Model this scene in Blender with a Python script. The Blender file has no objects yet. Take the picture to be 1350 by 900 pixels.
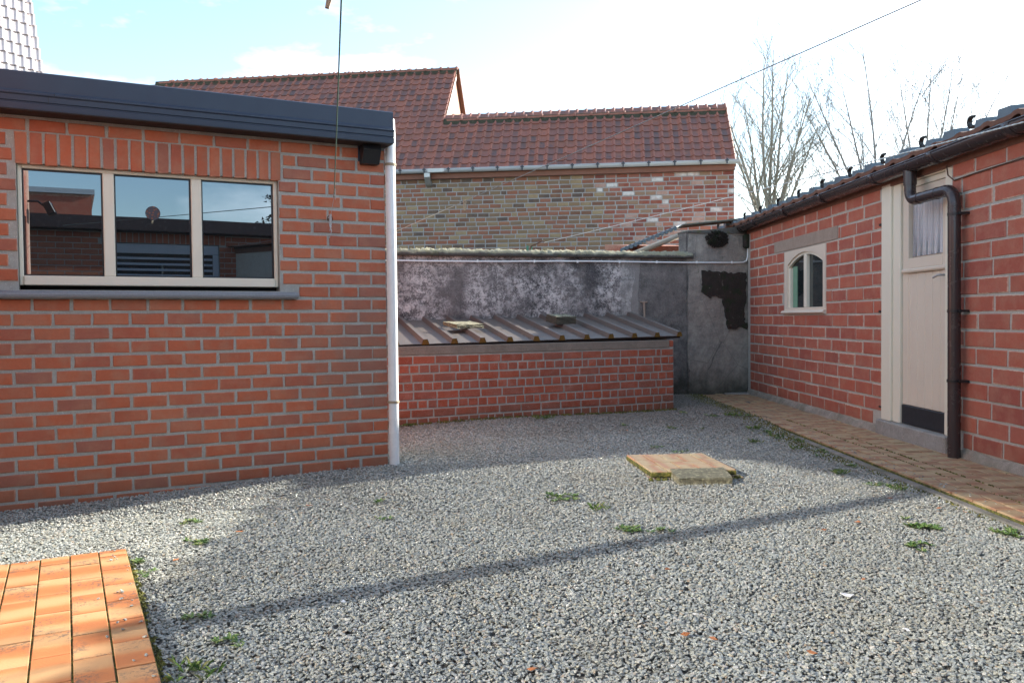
import bpy, bmesh, math, random
import numpy as np
from mathutils import Vector, Matrix
from mathutils import noise as mn

R = math.radians
sc = bpy.context.scene
COL = sc.collection

# ------------------------------------------------------------------ camera, sky, sun, exposure
SUN_AZ, SUN_EL = R(54.0), R(22.6)
cam = bpy.data.cameras.new("camera")
cam_o = bpy.data.objects.new("camera", cam)
COL.objects.link(cam_o)
cam.sensor_width = 36.0
cam.lens = 1100.0 / 1350.0 * 36.0
cam.clip_start = 0.05
cam.clip_end = 3000
cam_o.matrix_world = Matrix.Translation((0, 0, 1.0)) @ Matrix.Rotation(R(90 - 1.6), 4, 'X') @ Matrix.Rotation(R(-.55), 4, 'Z')
sc.camera = cam_o

world = bpy.data.worlds.new("World")
sc.world = world
world.use_nodes = True
wn = world.node_tree
bg = wn.nodes['Background']
sky = wn.nodes.new('ShaderNodeTexSky')
sky.sky_type = 'NISHITA'
sky.sun_disc = False
sky.sun_elevation = SUN_EL
sky.sun_rotation = SUN_AZ
sky.air_density = 1.0
sky.dust_density = .6
sky.ozone_density = 1.0
# thin white clouds over the sky
tc = wn.nodes.new('ShaderNodeTexCoord')
mp = wn.nodes.new('ShaderNodeMapping'); mp.inputs['Scale'].default_value = (1.0, 1.0, 2.6); mp.inputs['Location'].default_value = (3.3, 1.2, .55)
nz = wn.nodes.new('ShaderNodeTexNoise'); nz.inputs['Scale'].default_value = 2.6; nz.inputs['Detail'].default_value = 9; nz.inputs['Roughness'].default_value = .58
rp = wn.nodes.new('ShaderNodeValToRGB'); rp.color_ramp.elements[0].position = .50; rp.color_ramp.elements[1].position = .74
rp.color_ramp.elements[1].color = (.85, .85, .85, 1)
mx = wn.nodes.new('ShaderNodeMix'); mx.data_type = 'RGBA'
mx.inputs['B'].default_value = (8.2, 8.5, 8.6, 1)
wn.links.new(tc.outputs['Generated'], mp.inputs['Vector'])
wn.links.new(mp.outputs['Vector'], nz.inputs['Vector'])
wn.links.new(nz.outputs['Fac'], rp.inputs['Fac'])
wn.links.new(rp.outputs['Color'], mx.inputs['Factor'])
tint = wn.nodes.new('ShaderNodeMix'); tint.data_type = 'RGBA'; tint.blend_type = 'MULTIPLY'; tint.inputs['Factor'].default_value = 1
tint.inputs['B'].default_value = (.965, .985, .965, 1)
wn.links.new(sky.outputs['Color'], tint.inputs['A'])
wn.links.new(tint.outputs['Result'], mx.inputs['A'])
wn.links.new(mx.outputs['Result'], bg.inputs['Color'])
bg.inputs['Strength'].default_value = .145

sun = bpy.data.lights.new("sun", 'SUN')
sun.energy = 4.9
sun.angle = R(.6)
sun.color = (1.0, .93, .82)
sun_o = bpy.data.objects.new("sun", sun)
COL.objects.link(sun_o)
sd = Vector((math.sin(SUN_AZ) * math.cos(SUN_EL), math.cos(SUN_AZ) * math.cos(SUN_EL), math.sin(SUN_EL)))
sun_o.rotation_euler = sd.to_track_quat('Z', 'Y').to_euler()
sun_o.location = (20, 15, 15)

vs = sc.view_settings
vs.view_transform = 'Standard'
vs.look = 'None'
vs.gamma = 1.0
vs.use_curve_mapping = False
vs.exposure = 1.5

cy = sc.cycles
cy.use_guiding = True
cy.guiding_training_samples = 128
cy.sample_clamp_indirect = 0
cy.blur_glossy = 0
cy.max_bounces = 6
cy.diffuse_bounces = 3
cy.glossy_bounces = 4
cy.transparent_max_bounces = 12
cy.use_denoising = True

# ------------------------------------------------------------------ helpers
rnd = random.Random(7)

def link(o, parent=None):
    COL.objects.link(o)
    if parent is not None:
        o.parent = parent
    return o

def tag(o, label=None, cat=None, group=None, kind=None):
    if label: o['label'] = label
    if cat: o['category'] = cat
    if group: o['group'] = group
    if kind: o['kind'] = kind
    return o

def thing(name, loc, label, cat, group=None):
    o = bpy.data.objects.new(name, None)
    o.location = loc
    o.empty_display_size = .2
    COL.objects.link(o)
    return tag(o, label, cat, group)

def inv_place(o, parent, M):
    """parent o under parent and give it the world matrix M (parents are plain translations)"""
    o.parent = parent
    o.matrix_local = (Matrix.Translation(parent_world(parent)).inverted() @ M) if parent else M

def parent_world(p):
    v = Vector((0, 0, 0))
    while p is not None:
        v = v + p.location
        p = p.parent
    return v

class MB:
    def __init__(s):
        s.v = []; s.f = []; s.m = []; s.sm = []
    def add(s, verts, faces, mi=0, smooth=False):
        b = len(s.v)
        s.v.extend([tuple(p) for p in verts])
        for f in faces:
            s.f.append([b + i for i in f]); s.m.append(mi); s.sm.append(smooth)
    def box(s, x0, x1, y0, y1, z0, z1, M=None, mi=0):
        v = [Vector(p) for p in ((x0,y0,z0),(x1,y0,z0),(x1,y1,z0),(x0,y1,z0),(x0,y0,z1),(x1,y0,z1),(x1,y1,z1),(x0,y1,z1))]
        if M is not None: v = [M @ p for p in v]
        s.add(v, [(0,3,2,1),(4,5,6,7),(0,1,5,4),(1,2,6,5),(2,3,7,6),(3,0,4,7)], mi)
    def bbox(s, x0, x1, y0, y1, z0, z1, b=.004, M=None, mi=0):
        """box with chamfered edges"""
        xs = (x0, x0+b, x1-b, x1); ys = (y0, y0+b, y1-b, y1); zs = (z0, z0+b, z1-b, z1)
        bm = bmesh.new()
        pts = []
        for X in (0, 3):
            for Y in (1, 2):
                for Z in (1, 2): pts.append((xs[X], ys[Y], zs[Z]))
        for Y in (0, 3):
            for X in (1, 2):
                for Z in (1, 2): pts.append((xs[X], ys[Y], zs[Z]))
        for Z in (0, 3):
            for X in (1, 2):
                for Y in (1, 2): pts.append((xs[X], ys[Y], zs[Z]))
        for p in pts: bm.verts.new(p)
        bmesh.ops.convex_hull(bm, input=bm.verts)
        bm.verts.index_update()
        vv = [v.co.copy() for v in bm.verts]
        if M is not None: vv = [M @ p for p in vv]
        s.add(vv, [[v.index for v in f.verts] for f in bm.faces], mi)
        bm.free()
    def prism(s, poly, x0, x1, M=None, mi=0, smooth=False, caps=True):
        """poly of (y,z) extruded along x"""
        n = len(poly)
        v = [Vector((x0, a, b)) for a, b in poly] + [Vector((x1, a, b)) for a, b in poly]
        if M is not None: v = [M @ p for p in v]
        f = [(i, (i+1) % n, n + (i+1) % n, n + i) for i in range(n)]
        s.add(v, f, mi, smooth)
        if caps: s.add(v, [tuple(range(n-1, -1, -1)), tuple(range(n, 2*n))], mi)
    def tube(s, pts, rad, n=10, mi=0, caps=True, smooth=True):
        pts = [Vector(p) for p in pts]
        rads = rad if isinstance(rad, (list, tuple)) else [rad] * len(pts)
        ring = []
        prev = None
        for i, p in enumerate(pts):
            if i == 0: d = pts[1] - p
            elif i == len(pts)-1: d = p - pts[i-1]
            else: d = (pts[i+1] - p).normalized() + (p - pts[i-1]).normalized()
            d.normalize()
            if prev is None:
                a = d.orthogonal().normalized()
            else:
                a = (prev - d * prev.dot(d))
                if a.length < 1e-5: a = d.orthogonal()
                a.normalize()
            prev = a
            b = d.cross(a)
            ring.append([p + (a * math.cos(2*math.pi*k/n) + b * math.sin(2*math.pi*k/n)) * rads[i] for k in range(n)])
        v = [q for r_ in ring for q in r_]
        f = []
        for i in range(len(pts)-1):
            for k in range(n):
                k2 = (k+1) % n
                f.append((i*n+k, i*n+k2, (i+1)*n+k2, (i+1)*n+k))
        s.add(v, f, mi, smooth)
        if caps:
            s.add(ring[0], [tuple(range(n-1, -1, -1))], mi)
            s.add(ring[-1], [tuple(range(n))], mi)
    def mesh(s, name, mats, recalc=True):
        me = bpy.data.meshes.new(name)
        me.from_pydata(s.v, [], s.f)
        for m in (mats if isinstance(mats, (list, tuple)) else [mats]): me.materials.append(m)
        me.polygons.foreach_set('material_index', s.m)
        me.polygons.foreach_set('use_smooth', s.sm)
        if recalc:
            bm = bmesh.new(); bm.from_mesh(me)
            bmesh.ops.recalc_face_normals(bm, faces=bm.faces)
            bm.to_mesh(me); bm.free()
        me.update()
        return me
    def obj(s, name, mats, parent=None, M=None, recalc=True):
        o = bpy.data.objects.new(name, s.mesh(name, mats, recalc))
        COL.objects.link(o)
        if parent is not None:
            inv_place(o, parent, M if M is not None else Matrix.Identity(4))
        elif M is not None:
            o.matrix_world = M
        return o

def frame(x, y, az, z=0.0):
    """wall frame: local x runs along azimuth az, local y points into the wall, z up"""
    a = R(az)
    d = Vector((math.sin(a), math.cos(a), 0)); n = Vector((-math.cos(a), math.sin(a), 0))
    M = Matrix.Identity(4)
    for i in range(3):
        M[i][0] = d[i]; M[i][1] = n[i]; M[i][2] = (0, 0, 1)[i]
    M[0][3], M[1][3], M[2][3] = x, y, z
    return M

# ------------------------------------------------------------------ materials
class NT:
    def __init__(s, name):
        s.mat = bpy.data.materials.new(name); s.mat.use_nodes = True
        s.t = s.mat.node_tree; s.b = s.t.nodes['Principled BSDF']; s.out = s.t.nodes['Material Output']
        s._c = {}
    def n(s, kind, **kw):
        x = s.t.nodes.new(kind)
        for k, v in kw.items(): setattr(x, k, v)
        return x
    def l(s, a, b): s.t.links.new(a, b)
    def coord(s, out='Object'):
        if 'tc' not in s._c: s._c['tc'] = s.n('ShaderNodeTexCoord')
        return s._c['tc'].outputs[out]
    def rand(s, island=False):
        if island:
            if 'geo' not in s._c: s._c['geo'] = s.n('ShaderNodeNewGeometry')
            return s._c['geo'].outputs['Random Per Island']
        if 'oi' not in s._c: s._c['oi'] = s.n('ShaderNodeObjectInfo')
        return s._c['oi'].outputs['Random']
    def math(s, op, a, b=None, clamp=False):
        m = s.n('ShaderNodeMath', operation=op); m.use_clamp = clamp
        for i, v in enumerate((a, b)):
            if v is None: continue
            if isinstance(v, (int, float)): m.inputs[i].default_value = v
            else: s.l(v, m.inputs[i])
        return m.outputs[0]
    def vec(s, scale=(1, 1, 1), rnd_off=None, coord='Object'):
        src = s.coord(coord)
        if rnd_off is not None:
            mm = s.n('ShaderNodeVectorMath', operation='MULTIPLY_ADD')
            cx = s.n('ShaderNodeCombineXYZ')
            k = s.math('MULTIPLY', rnd_off, 137.0); s.l(k, cx.inputs[0]); s.l(k, cx.inputs[1]); s.l(k, cx.inputs[2])
            s.l(src, mm.inputs[0]); mm.inputs[1].default_value = (1, 1, 1); s.l(cx.outputs[0], mm.inputs[2])
            src = mm.outputs[0]
        if scale != (1, 1, 1):
            mp = s.n('ShaderNodeMapping'); mp.inputs['Scale'].default_value = scale
            s.l(src, mp.inputs['Vector']); src = mp.outputs[0]
        return src
    def noise(s, scale, vec=None, detail=4, rough=.55, dist=0):
        x = s.n('ShaderNodeTexNoise'); x.inputs['Scale'].default_value = scale
        x.inputs['Detail'].default_value = detail; x.inputs['Roughness'].default_value = rough; x.inputs['Distortion'].default_value = dist
        s.l(vec if vec is not None else s.coord(), x.inputs['Vector'])
        return x.outputs['Fac']
    def voro(s, scale, vec=None, out='Distance', feature='F1'):
        x = s.n('ShaderNodeTexVoronoi', feature=feature); x.inputs['Scale'].default_value = scale
        s.l(vec if vec is not None else s.coord(), x.inputs['Vector'])
        return x.outputs[out]
    def ramp(s, fac, stops, interp='LINEAR'):
        x = s.n('ShaderNodeValToRGB'); cr = x.color_ramp; cr.interpolation = interp
        while len(cr.elements) > 1: cr.elements.remove(cr.elements[-1])
        for i, (p, c) in enumerate(stops):
            e = cr.elements[0] if i == 0 else cr.elements.new(p)
            e.position = p
            e.color = (c if isinstance(c, tuple) else (c, c, c)) + (1,)
        s.l(fac, x.inputs['Fac']); return x.outputs['Color']
    def mix(s, fac, a, b, mode='MIX'):
        x = s.n('ShaderNodeMix', data_type='RGBA', blend_type=mode)
        for k, v in (('Factor', fac), ('A', a), ('B', b)):
            if isinstance(v, (int, float)): x.inputs[k].default_value = v if k == 'Factor' else (v, v, v, 1)
            elif isinstance(v, tuple): x.inputs[k].default_value = v + (1,)
            else: s.l(v, x.inputs[k])
        return x.outputs['Result']
    def color(s, c):
        if isinstance(c, tuple): s.b.inputs['Base Color'].default_value = c + (1,)
        else: s.l(c, s.b.inputs['Base Color'])
    def rough(s, r):
        if isinstance(r, (int, float)): s.b.inputs['Roughness'].default_value = r
        else: s.l(r, s.b.inputs['Roughness'])
    def bump(s, h, strength=.5, dist=.01):
        x = s.n('ShaderNodeBump'); x.inputs['Strength'].default_value = strength; x.inputs['Distance'].default_value = dist
        s.l(h, x.inputs['Height']); s.l(x.outputs[0], s.b.inputs['Normal'])

def m_plain(name, c, rough=.6, var=.12, scale=8, bump=.2, bd=.004, metallic=0, spec=.5):
    t = NT(name)
    n1 = t.noise(scale, detail=6)
    a = tuple(max(0, x * (1 - var)) for x in c); b = tuple(min(1, x * (1 + var)) for x in c)
    t.color(t.mix(n1, a, b))
    t.rough(t.math('ADD', t.math('MULTIPLY', t.noise(scale * 3), .25), rough - .12, clamp=True))
    t.b.inputs['Metallic'].default_value = metallic
    t.b.inputs['Specular IOR Level'].default_value = spec
    if bump: t.bump(t.noise(scale * 12, detail=3), bump, bd)
    return t.mat

def m_brick(name, stops, blotch, effl=(.62, .48, .38), effl_amt=.5, island=False, stain=.25, fine=220, edge=True, sp=None, interp='LINEAR', wet=None, foot=0.0, bl=.5):
    t = NT(name)
    r = t.rand(island)
    v = t.vec(rnd_off=r)
    base = t.ramp(r, stops, interp)
    b1 = t.noise(9, v, detail=5, rough=.6)
    c = t.mix(t.ramp(b1, [(.44, 0.), (.64, bl)]), base, blotch)
    c = t.mix(t.math('MULTIPLY', t.noise(60, v, detail=5), .5), c, .55, 'MULTIPLY')
    # pale bloom along the brick's own edges
    if edge:
        sep = t.n('ShaderNodeSeparateXYZ'); t.l(t.coord('Generated'), sep.inputs[0])
        ex = t.math('ABSOLUTE', t.math('SUBTRACT', sep.outputs[0], .5))
        ez = t.math('ABSOLUTE', t.math('SUBTRACT', sep.outputs[2], .5))
        e = t.math('MAXIMUM', t.math('ADD', ex, t.math('MULTIPLY', t.noise(35, v), .10)), t.math('ADD', ez, t.math('MULTIPLY', t.noise(28, v), .16)))
        em = t.ramp(e, [(.500, 0.), (.56, 1.)])
        on = t.ramp(t.math('FRACT', t.math('MULTIPLY', r, 13.7)), [(.35, .1), (.8, 1.)])
        k = t.math('MULTIPLY', t.math('MULTIPLY', em, on), effl_amt)
        c = t.mix(k, c, effl)
    st = t.ramp(t.noise(2.2, v, detail=6, rough=.65), [(.5, 0.), (.75, stain)])
    c = t.mix(st, c, (.10, .085, .075))
    if wet or foot:
        g_ = t.n('ShaderNodeNewGeometry'); pz = t.n('ShaderNodeSeparateXYZ'); t.l(g_.outputs['Position'], pz.inputs[0])
        wn_ = t.noise(3.2, g_.outputs['Position'], detail=7, rough=.65)
    if wet:      # grey damp stain on one stretch of the wall
        vd = t.n('ShaderNodeVectorMath', operation='DISTANCE'); t.l(g_.outputs['Position'], vd.inputs[0]); vd.inputs[1].default_value = wet[0]
        k = t.ramp(t.math('ADD', vd.outputs['Value'], t.math('MULTIPLY', t.math('SUBTRACT', wn_, .5), .9)), [(wet[1]*.35, .5), (wet[1]*.95, 0.)])
        c = t.mix(k, c, (.20, .135, .105))
    if foot:     # splash dirt and moss above the ground
        k = t.ramp(t.math('ADD', pz.outputs[2], t.math('MULTIPLY', wn_, .34)), [(.12, foot), (.36, 0.)])
        c = t.mix(k, c, (.10, .075, .045))
    if sp:
        c = t.mix(t.ramp(t.noise(170, v, detail=2), [(.66, 0.), (.72, sp)]), c, (.75, .7, .64))
    t.color(c)
    t.rough(.78)
    t.b.inputs['Specular IOR Level'].default_value = .35
    h = t.math('ADD', t.math('MULTIPLY', t.noise(fine, v, detail=3), .6), t.math('MULTIPLY', t.noise(40, v, detail=4), .8))
    t.bump(h, .55, .004)
    return t.mat

def m_mortar(name, c, dark=(.16, .15, .13), scale=14, amt=.6, grn=0):
    t = NT(name)
    n1 = t.ramp(t.noise(scale, detail=8, rough=.7), [(.35, 0.), (.75, amt)])
    col = t.mix(n1, c, dark)
    col = t.mix(t.ramp(t.noise(190, detail=2), [(.6, 0.), (.7, .7)]), col, tuple(min(1, x * 1.8) for x in c))
    if grn:
        col = t.mix(t.ramp(t.noise(3, detail=6), [(.5, 0.), (.7, grn)]), col, (.06, .075, .025))
    t.color(col); t.rough(.92)
    h = t.math('ADD', t.noise(120, detail=5, rough=.7), t.math('MULTIPLY', t.noise(18, detail=3), 1.5))
    t.bump(h, .8, .006)
    return t.mat

def m_glass(name, fac=.3, rough=.0, body=(.010, .012, .013), tint=(1, 1, 1), wob=0.0):
    """window glass: dark room behind, mirror-like skin in front"""
    t = NT(name)
    t.b.inputs['Base Color'].default_value = body + (1,)
    t.b.inputs['Roughness'].default_value = .6
    t.b.inputs['Specular IOR Level'].default_value = 0
    g = t.n('ShaderNodeBsdfGlossy'); g.inputs['Roughness'].default_value = rough; g.inputs['Color'].default_value = tint + (1,)
    if wob:
        bp = t.n('ShaderNodeBump'); bp.inputs['Strength'].default_value = wob; bp.inputs['Distance'].default_value = .01
        t.l(t.noise(1.4, detail=1), bp.inputs['Height']); t.l(bp.outputs[0], g.inputs['Normal'])
    lw = t.n('ShaderNodeFresnel'); lw.inputs['IOR'].default_value = 1.5
    f = t.math('ADD', t.math('MULTIPLY', lw.outputs[0], .8), fac - .03, clamp=True)
    ms = t.n('ShaderNodeMixShader'); t.l(f, ms.inputs[0]); t.l(t.b.outputs[0], ms.inputs[1]); t.l(g.outputs[0], ms.inputs[2])
    t.l(ms.outputs[0], t.out.inputs['Surface'])
    return t.mat

M = {}
M['brickA'] = m_brick('red_brick', [(0, (.46, .125, .062)), (.3, (.54, .150, .070)), (.6, (.51, .165, .085)), (.85, (.44, .12, .068)), (1, (.38, .155, .105))],
                      (.47, .22, .135), effl=(.62, .42, .30), effl_amt=.6, stain=.3, wet=((-1.05, 5.6, .75), .5), foot=.35)
M['brickC'] = m_brick('red_block', [(0, (.40, .105, .068)), (.4, (.48, .14, .085)), (.75, (.43, .13, .088)), (1, (.35, .095, .068))],
                      (.47, .21, .14), effl=(.62, .49, .38), effl_amt=1.0, stain=.25, foot=.35)
M['brickB'] = m_brick('bunker_brick', [(0, (.32, .075, .04)), (.5, (.42, .10, .05)), (1, (.30, .10, .065))],
                      (.44, .19, .14), effl_amt=.35, sp=.6, stain=.45, foot=.85)
FAR_ST = [(0, (.25, .17, .10)), (.16, (.30, .115, .07)), (.28, (.30, .21, .125)), (.42, (.20, .10, .065)), (.52, (.35, .26, .15)), (.64, (.33, .15, .09)), (.72, (.24, .16, .105)), (.82, (.30, .13, .085)), (.92, (.12, .085, .07)), (1, (.3, .2, .1))]
FAR_ST2 = [(0, (.28, .085, .055)), (.2, (.34, .13, .095)), (.42, (.22, .065, .05)), (.58, (.30, .20, .13)), (.68, (.38, .14, .09)), (.74, (.46, .31, .26)), (.83, (.68, .67, .65)), (.95, (.24, .13, .10)), (1, (.34, .20, .15))]
M['brickF'] = m_brick('old_yellow_brick', FAR_ST, (.24, .15, .10), effl=(.4, .39, .36), effl_amt=.6, stain=.3, fine=90, interp='CONSTANT')
M['brickFi'] = m_brick('old_yellow_brick_run', FAR_ST, (.26, .16, .09), island=True, edge=False, stain=.3, fine=90, interp='CONSTANT')
M['brickG'] = m_brick('old_red_brick', FAR_ST2, (.34, .17, .12), effl=(.5, .47, .43), effl_amt=.8, stain=.2, fine=90, interp='CONSTANT')
M['brickD'] = m_brick('opposite_brick', [(0, (.35, .10, .05)), (1, (.44, .15, .08))], (.40, .17, .09), island=True, edge=False)
M['mortarA'] = m_mortar('grey_mortar', (.40, .415, .38), dark=(.26, .25, .22))
M['mortarC'] = m_mortar('pale_mortar', (.45, .435, .385), dark=(.3, .27, .23), amt=.5)
M['mortarB'] = m_mortar('bunker_mortar', (.40, .40, .37), amt=.5, grn=.2)
M['mortarF'] = m_mortar('old_mortar', (.36, .36, .36), dark=(.2, .19, .17), scale=6)
M['lintel'] = m_mortar('concrete_lintel', (.34, .27, .215), dark=(.22, .17, .13), scale=9, amt=.6)
M['concrete'] = m_mortar('concrete', (.33, .32, .30), dark=(.14, .13, .11), scale=7, amt=.8)
M['band'] = m_mortar('brown_cement', (.24, .20, .165), dark=(.12, .10, .075), scale=9, amt=.7)
M['foot'] = m_mortar('dirty_mortar', (.34, .30, .25), dark=(.13, .105, .08), scale=10, amt=.9, grn=.5)
M['kerb'] = m_mortar('dirty_kerb', (.25, .235, .205), dark=(.10, .095, .075), scale=9, amt=.9, grn=.7)
M['cream'] = m_plain('cream_paint', (.74, .70, .57), .42, .05, 5, .08, .002)
M['pinkcream'] = m_plain('rosy_cream_paint', (.66, .58, .47), .45, .06, 5, .1, .002)
M['whitepvc'] = m_plain('white_pvc', (.80, .82, .81), .28, .05, 4, .03, .001)
M['brownpvc'] = m_plain('brown_pvc', (.045, .032, .032), .24, .15, 5, .05, .002)
M['fascia'] = m_plain('dark_blue_grey_trim', (.020, .033, .062), .42, .15, 3, .12, .002)
M['soffit'] = m_plain('dark_soffit_wood', (.02, .012, .010), .7, .2, 6)
M['black'] = m_plain('black_plastic', (.012, .013, .015), .35, .2, 6, .05)
M['blackrub'] = m_plain('black_kick_plate', (.018, .020, .026), .45, .2, 6, .1)
M['iron'] = m_plain('rusty_iron', (.10, .05, .03), .8, .5, 30, .5)
M['steel'] = m_plain('galvanised_steel', (.42, .43, .43), .45, .2, 40, .2, metallic=.7)
M['wirewhite'] = m_plain('twisted_line', (.62, .70, .68), .5, .3, 60, .2)
M['wiregreen'] = m_plain('green_wire', (.06, .13, .10), .4, .2, 10, .05)
M['wiredark'] = m_plain('dark_line', (.26, .28, .27), .5, .2, 10, .05)
M['wood'] = m_plain('weathered_wood', (.38, .30, .20), .75, .25, 20, .3)
M['greenmetal'] = m_plain('green_paint', (.05, .20, .13), .5, .3, 14, .2)
M['gutterF'] = m_plain('pale_grey_gutter', (.42, .46, .50), .4, .12, 4, .05)
M['gutterclip'] = m_plain('dark_gutter_clip', (.05, .06, .075), .5, .2, 8)
M['creamgutter'] = m_plain('cream_gutter', (.52, .45, .36), .5, .15, 6, .1)
M['fasciaF'] = m_plain('brown_painted_board', (.20, .085, .055), .7, .25, 10, .2)
M['glassA'] = m_glass('window_glass', .25, 0.0, tint=(.72, .86, 1.0), wob=.03)
M['glassC'] = m_glass('dark_window_glass', .08, 0.0, body=(.012, .02, .022), wob=.02)
M['glassW'] = m_glass('coated_door_glass', .36, .05)
M['glassD'] = m_glass('door_glass', .10, 0.0, body=(.03, .032, .035))
M['darkroom'] = m_plain('dark_interior', (.02, .02, .02), .9)
M['greencurtain'] = m_plain('green_curtain', (.16, .30, .20), .9, .2, 20)
M['twig'] = m_plain('birch_bark', (.32, .30, .26), .8, .3, 10, .3)
M['twig2'] = m_plain('grey_twig', (.27, .255, .25), .8, .3, 10, .3)
M['soil'] = m_plain('dark_soil', (.055, .048, .038), .95, .4, 12, .8, .02)
M['leafdead'] = m_plain('dry_leaf', (.42, .16, .06), .8, .35, 40, .3)
M['paper'] = m_plain('white_scrap', (.75, .75, .74), .7, .1)
M['bluetile'] = m_plain('blue_grey_tile', (.10, .14, .17), .42, .25, 14, .25)
M['tilebrown'] = m_plain('worn_tile_underside', (.15, .07, .045), .75, .4, 18, .4)
M['sticker'] = None

def m_leaf():
    t = NT('weed_leaf')
    c = t.ramp(t.rand(True), [(0, (.05, .11, .022)), (.5, (.11, .20, .045)), (.85, (.20, .27, .08)), (1, (.30, .26, .12))])
    t.color(c); t.rough(.55)
    t.b.inputs['Subsurface Weight'].default_value = 0
    return t.mat
M['leaf'] = m_leaf()

def m_moss():
    t = NT('moss')
    c = t.ramp(t.noise(35, detail=6), [(.3, (.04, .045, .018)), (.48, (.10, .105, .025)), (.6, (.20, .19, .04)), (.75, (.34, .28, .05))])
    t.color(c); t.rough(.95)
    t.bump(t.noise(260, detail=3), 1., .01)
    return t.mat
M['moss'] = m_moss()

def m_curtain():
    t = NT('net_curtain')
    w = t.n('ShaderNodeTexWave'); w.inputs['Scale'].default_value = 13; w.inputs['Distortion'].default_value = 2.2; w.inputs['Detail'].default_value = 2
    w.inputs['Detail Scale'].default_value = .6
    t.l(t.vec(scale=(1, 1, .22)), w.inputs['Vector'])
    t.color(t.mix(w.outputs['Fac'], (.30, .30, .32), (.62, .62, .64))); t.rough(.9)
    return t.mat
M['curtain'] = m_curtain()

def m_render():
    """old cement render with lichen, soot and damp"""
    t = NT('old_render')
    v = t.vec()
    vs_ = t.vec(scale=(1, 1, .35))
    sep = t.n('ShaderNodeSeparateXYZ'); t.l(v, sep.inputs[0])
    xx = t.math('ADD', sep.outputs[0], t.math('MULTIPLY', t.math('SUBTRACT', t.noise(2.5, vs_, detail=4), .5), .5))
    base = t.mix(t.noise(4, v, detail=8, rough=.7), (.08, .075, .075), (.24, .22, .21))
    streak = t.ramp(t.noise(2.6, vs_, detail=7, rough=.65), [(.44, 0.), (.60, .9)])
    left = t.mix(streak, base, (.045, .045, .048))
    li = t.ramp(t.noise(10, v, detail=14, rough=.9), [(.48, 0.), (.53, 1.)])
    li2 = t.ramp(t.noise(60, v, detail=5, rough=.75), [(.55, 0.), (.62, .9)])
    big = t.ramp(t.noise(2.0, v, detail=4, rough=.6), [(.40, .08), (.60, 1.)])
    left = t.mix(t.math('MULTIPLY', t.math('MAXIMUM', t.math('MULTIPLY', li, .85), t.math('MULTIPLY', li2, .9)), big), left, (.80, .76, .73))
    # middle: darker, bluish damp zone
    mid = t.mix(t.ramp(t.noise(5, v, detail=10, rough=.8), [(.3, 0.), (.7, 1.)]), (.055, .055, .055), (.30, .28, .26))
    # right-hand patch (pier): brownish grey, lightly mottled
    right = t.mix(t.ramp(t.noise(5.5, v, detail=11, rough=.8), [(.3, 0.), (.68, 1.)]), (.17, .16, .15), (.46, .42, .36))
    right = t.mix(t.ramp(t.noise(2.0, vs_, detail=6), [(.5, 0.), (.64, .6)]), right, (.10, .105, .11))
    m1 = t.math('GREATER_THAN', xx, -1.62)
    m2 = t.math('GREATER_THAN', t.math('ADD', sep.outputs[0], t.math('MULTIPLY', t.math('SUBTRACT', t.noise(6, vs_, detail=4), .5), .12)), -.855)
    c = t.mix(m1, left, mid)
    # pale streak just left of the pipe stub
    st = t.math('MULTIPLY', t.math('GREATER_THAN', xx, -1.80), t.math('LESS_THAN', xx, -1.55))
    c = t.mix(t.math('MULTIPLY', st, .55), c, (.36, .35, .33))
    c = t.mix(m2, c, right)
    c = t.mix(t.ramp(t.noise(9, v, detail=7, rough=.7), [(.60, 0.), (.7, .45)]), c, (.045, .055, .03))
    c = t.mix(t.ramp(t.noise(140, v, detail=3), [(.61, 0.), (.68, .6)]), c, (.52, .50, .48))
    low = t.ramp(t.math('ADD', sep.outputs[2], t.math('MULTIPLY', t.noise(5, v, detail=7, rough=.7), .55)), [(.30, .8), (.62, 0.)])
    c = t.mix(low, c, (.035, .045, .03))
    run = t.ramp(t.noise(7, t.vec(scale=(1, 1, .10)), detail=6, rough=.7), [(.55, 0.), (.68, .75)])
    top = t.ramp(t.math('ADD', sep.outputs[2], t.math('MULTIPLY', t.noise(3, v, detail=5), .5)), [(1.45, 0.), (1.9, 1.)])
    c = t.mix(t.math('MULTIPLY', run, t.math('ADD', t.math('MULTIPLY', top, .7), .3)), c, (.035, .036, .036))
    crk = t.ramp(t.voro(1.6, t.vec(scale=(1, 1, .8)), feature='DISTANCE_TO_EDGE'), [(.0, .0), (.004, 1.)])
    c = t.mix(t.math('MULTIPLY', t.math('SUBTRACT', 1.0, crk), t.math('MULTIPLY', m2, .7)), c, (.05, .05, .05))
    t.color(c); t.rough(.95)
    h = t.math('ADD', t.math('MULTIPLY', t.noise(30, v, detail=8, rough=.75), 1.6), t.math('MULTIPLY', t.noise(5, v, detail=4), 2.))
    t.bump(h, 1., .014)
    return t.mat
M['render'] = m_render()

def m_coping():
    t = NT('mossy_coping')
    v = t.vec()
    c = t.mix(t.noise(25, v, detail=9, rough=.8), (.05, .05, .047), (.20, .19, .165))
    geo = t.n('ShaderNodeNewGeometry'); s2 = t.n('ShaderNodeSeparateXYZ'); t.l(geo.outputs['Normal'], s2.inputs[0])
    up = t.math('ADD', s2.outputs[2], t.math('MULTIPLY', t.noise(34, v, detail=9, rough=.8), .9))
    lc = t.mix(t.noise(9, v, detail=5), (.44, .42, .34), (.30, .27, .13))
    c = t.mix(t.ramp(up, [(.62, 0.), (.85, .95)]), c, lc)
    c = t.mix(t.ramp(t.noise(7, v, detail=6), [(.6, 0.), (.68, .6)]), c, (.10, .11, .03))
    t.color(c); t.rough(.95)
    t.bump(t.noise(60, v, detail=8, rough=.8), 1., .03)
    return t.mat
M['coping'] = m_coping()

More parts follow.
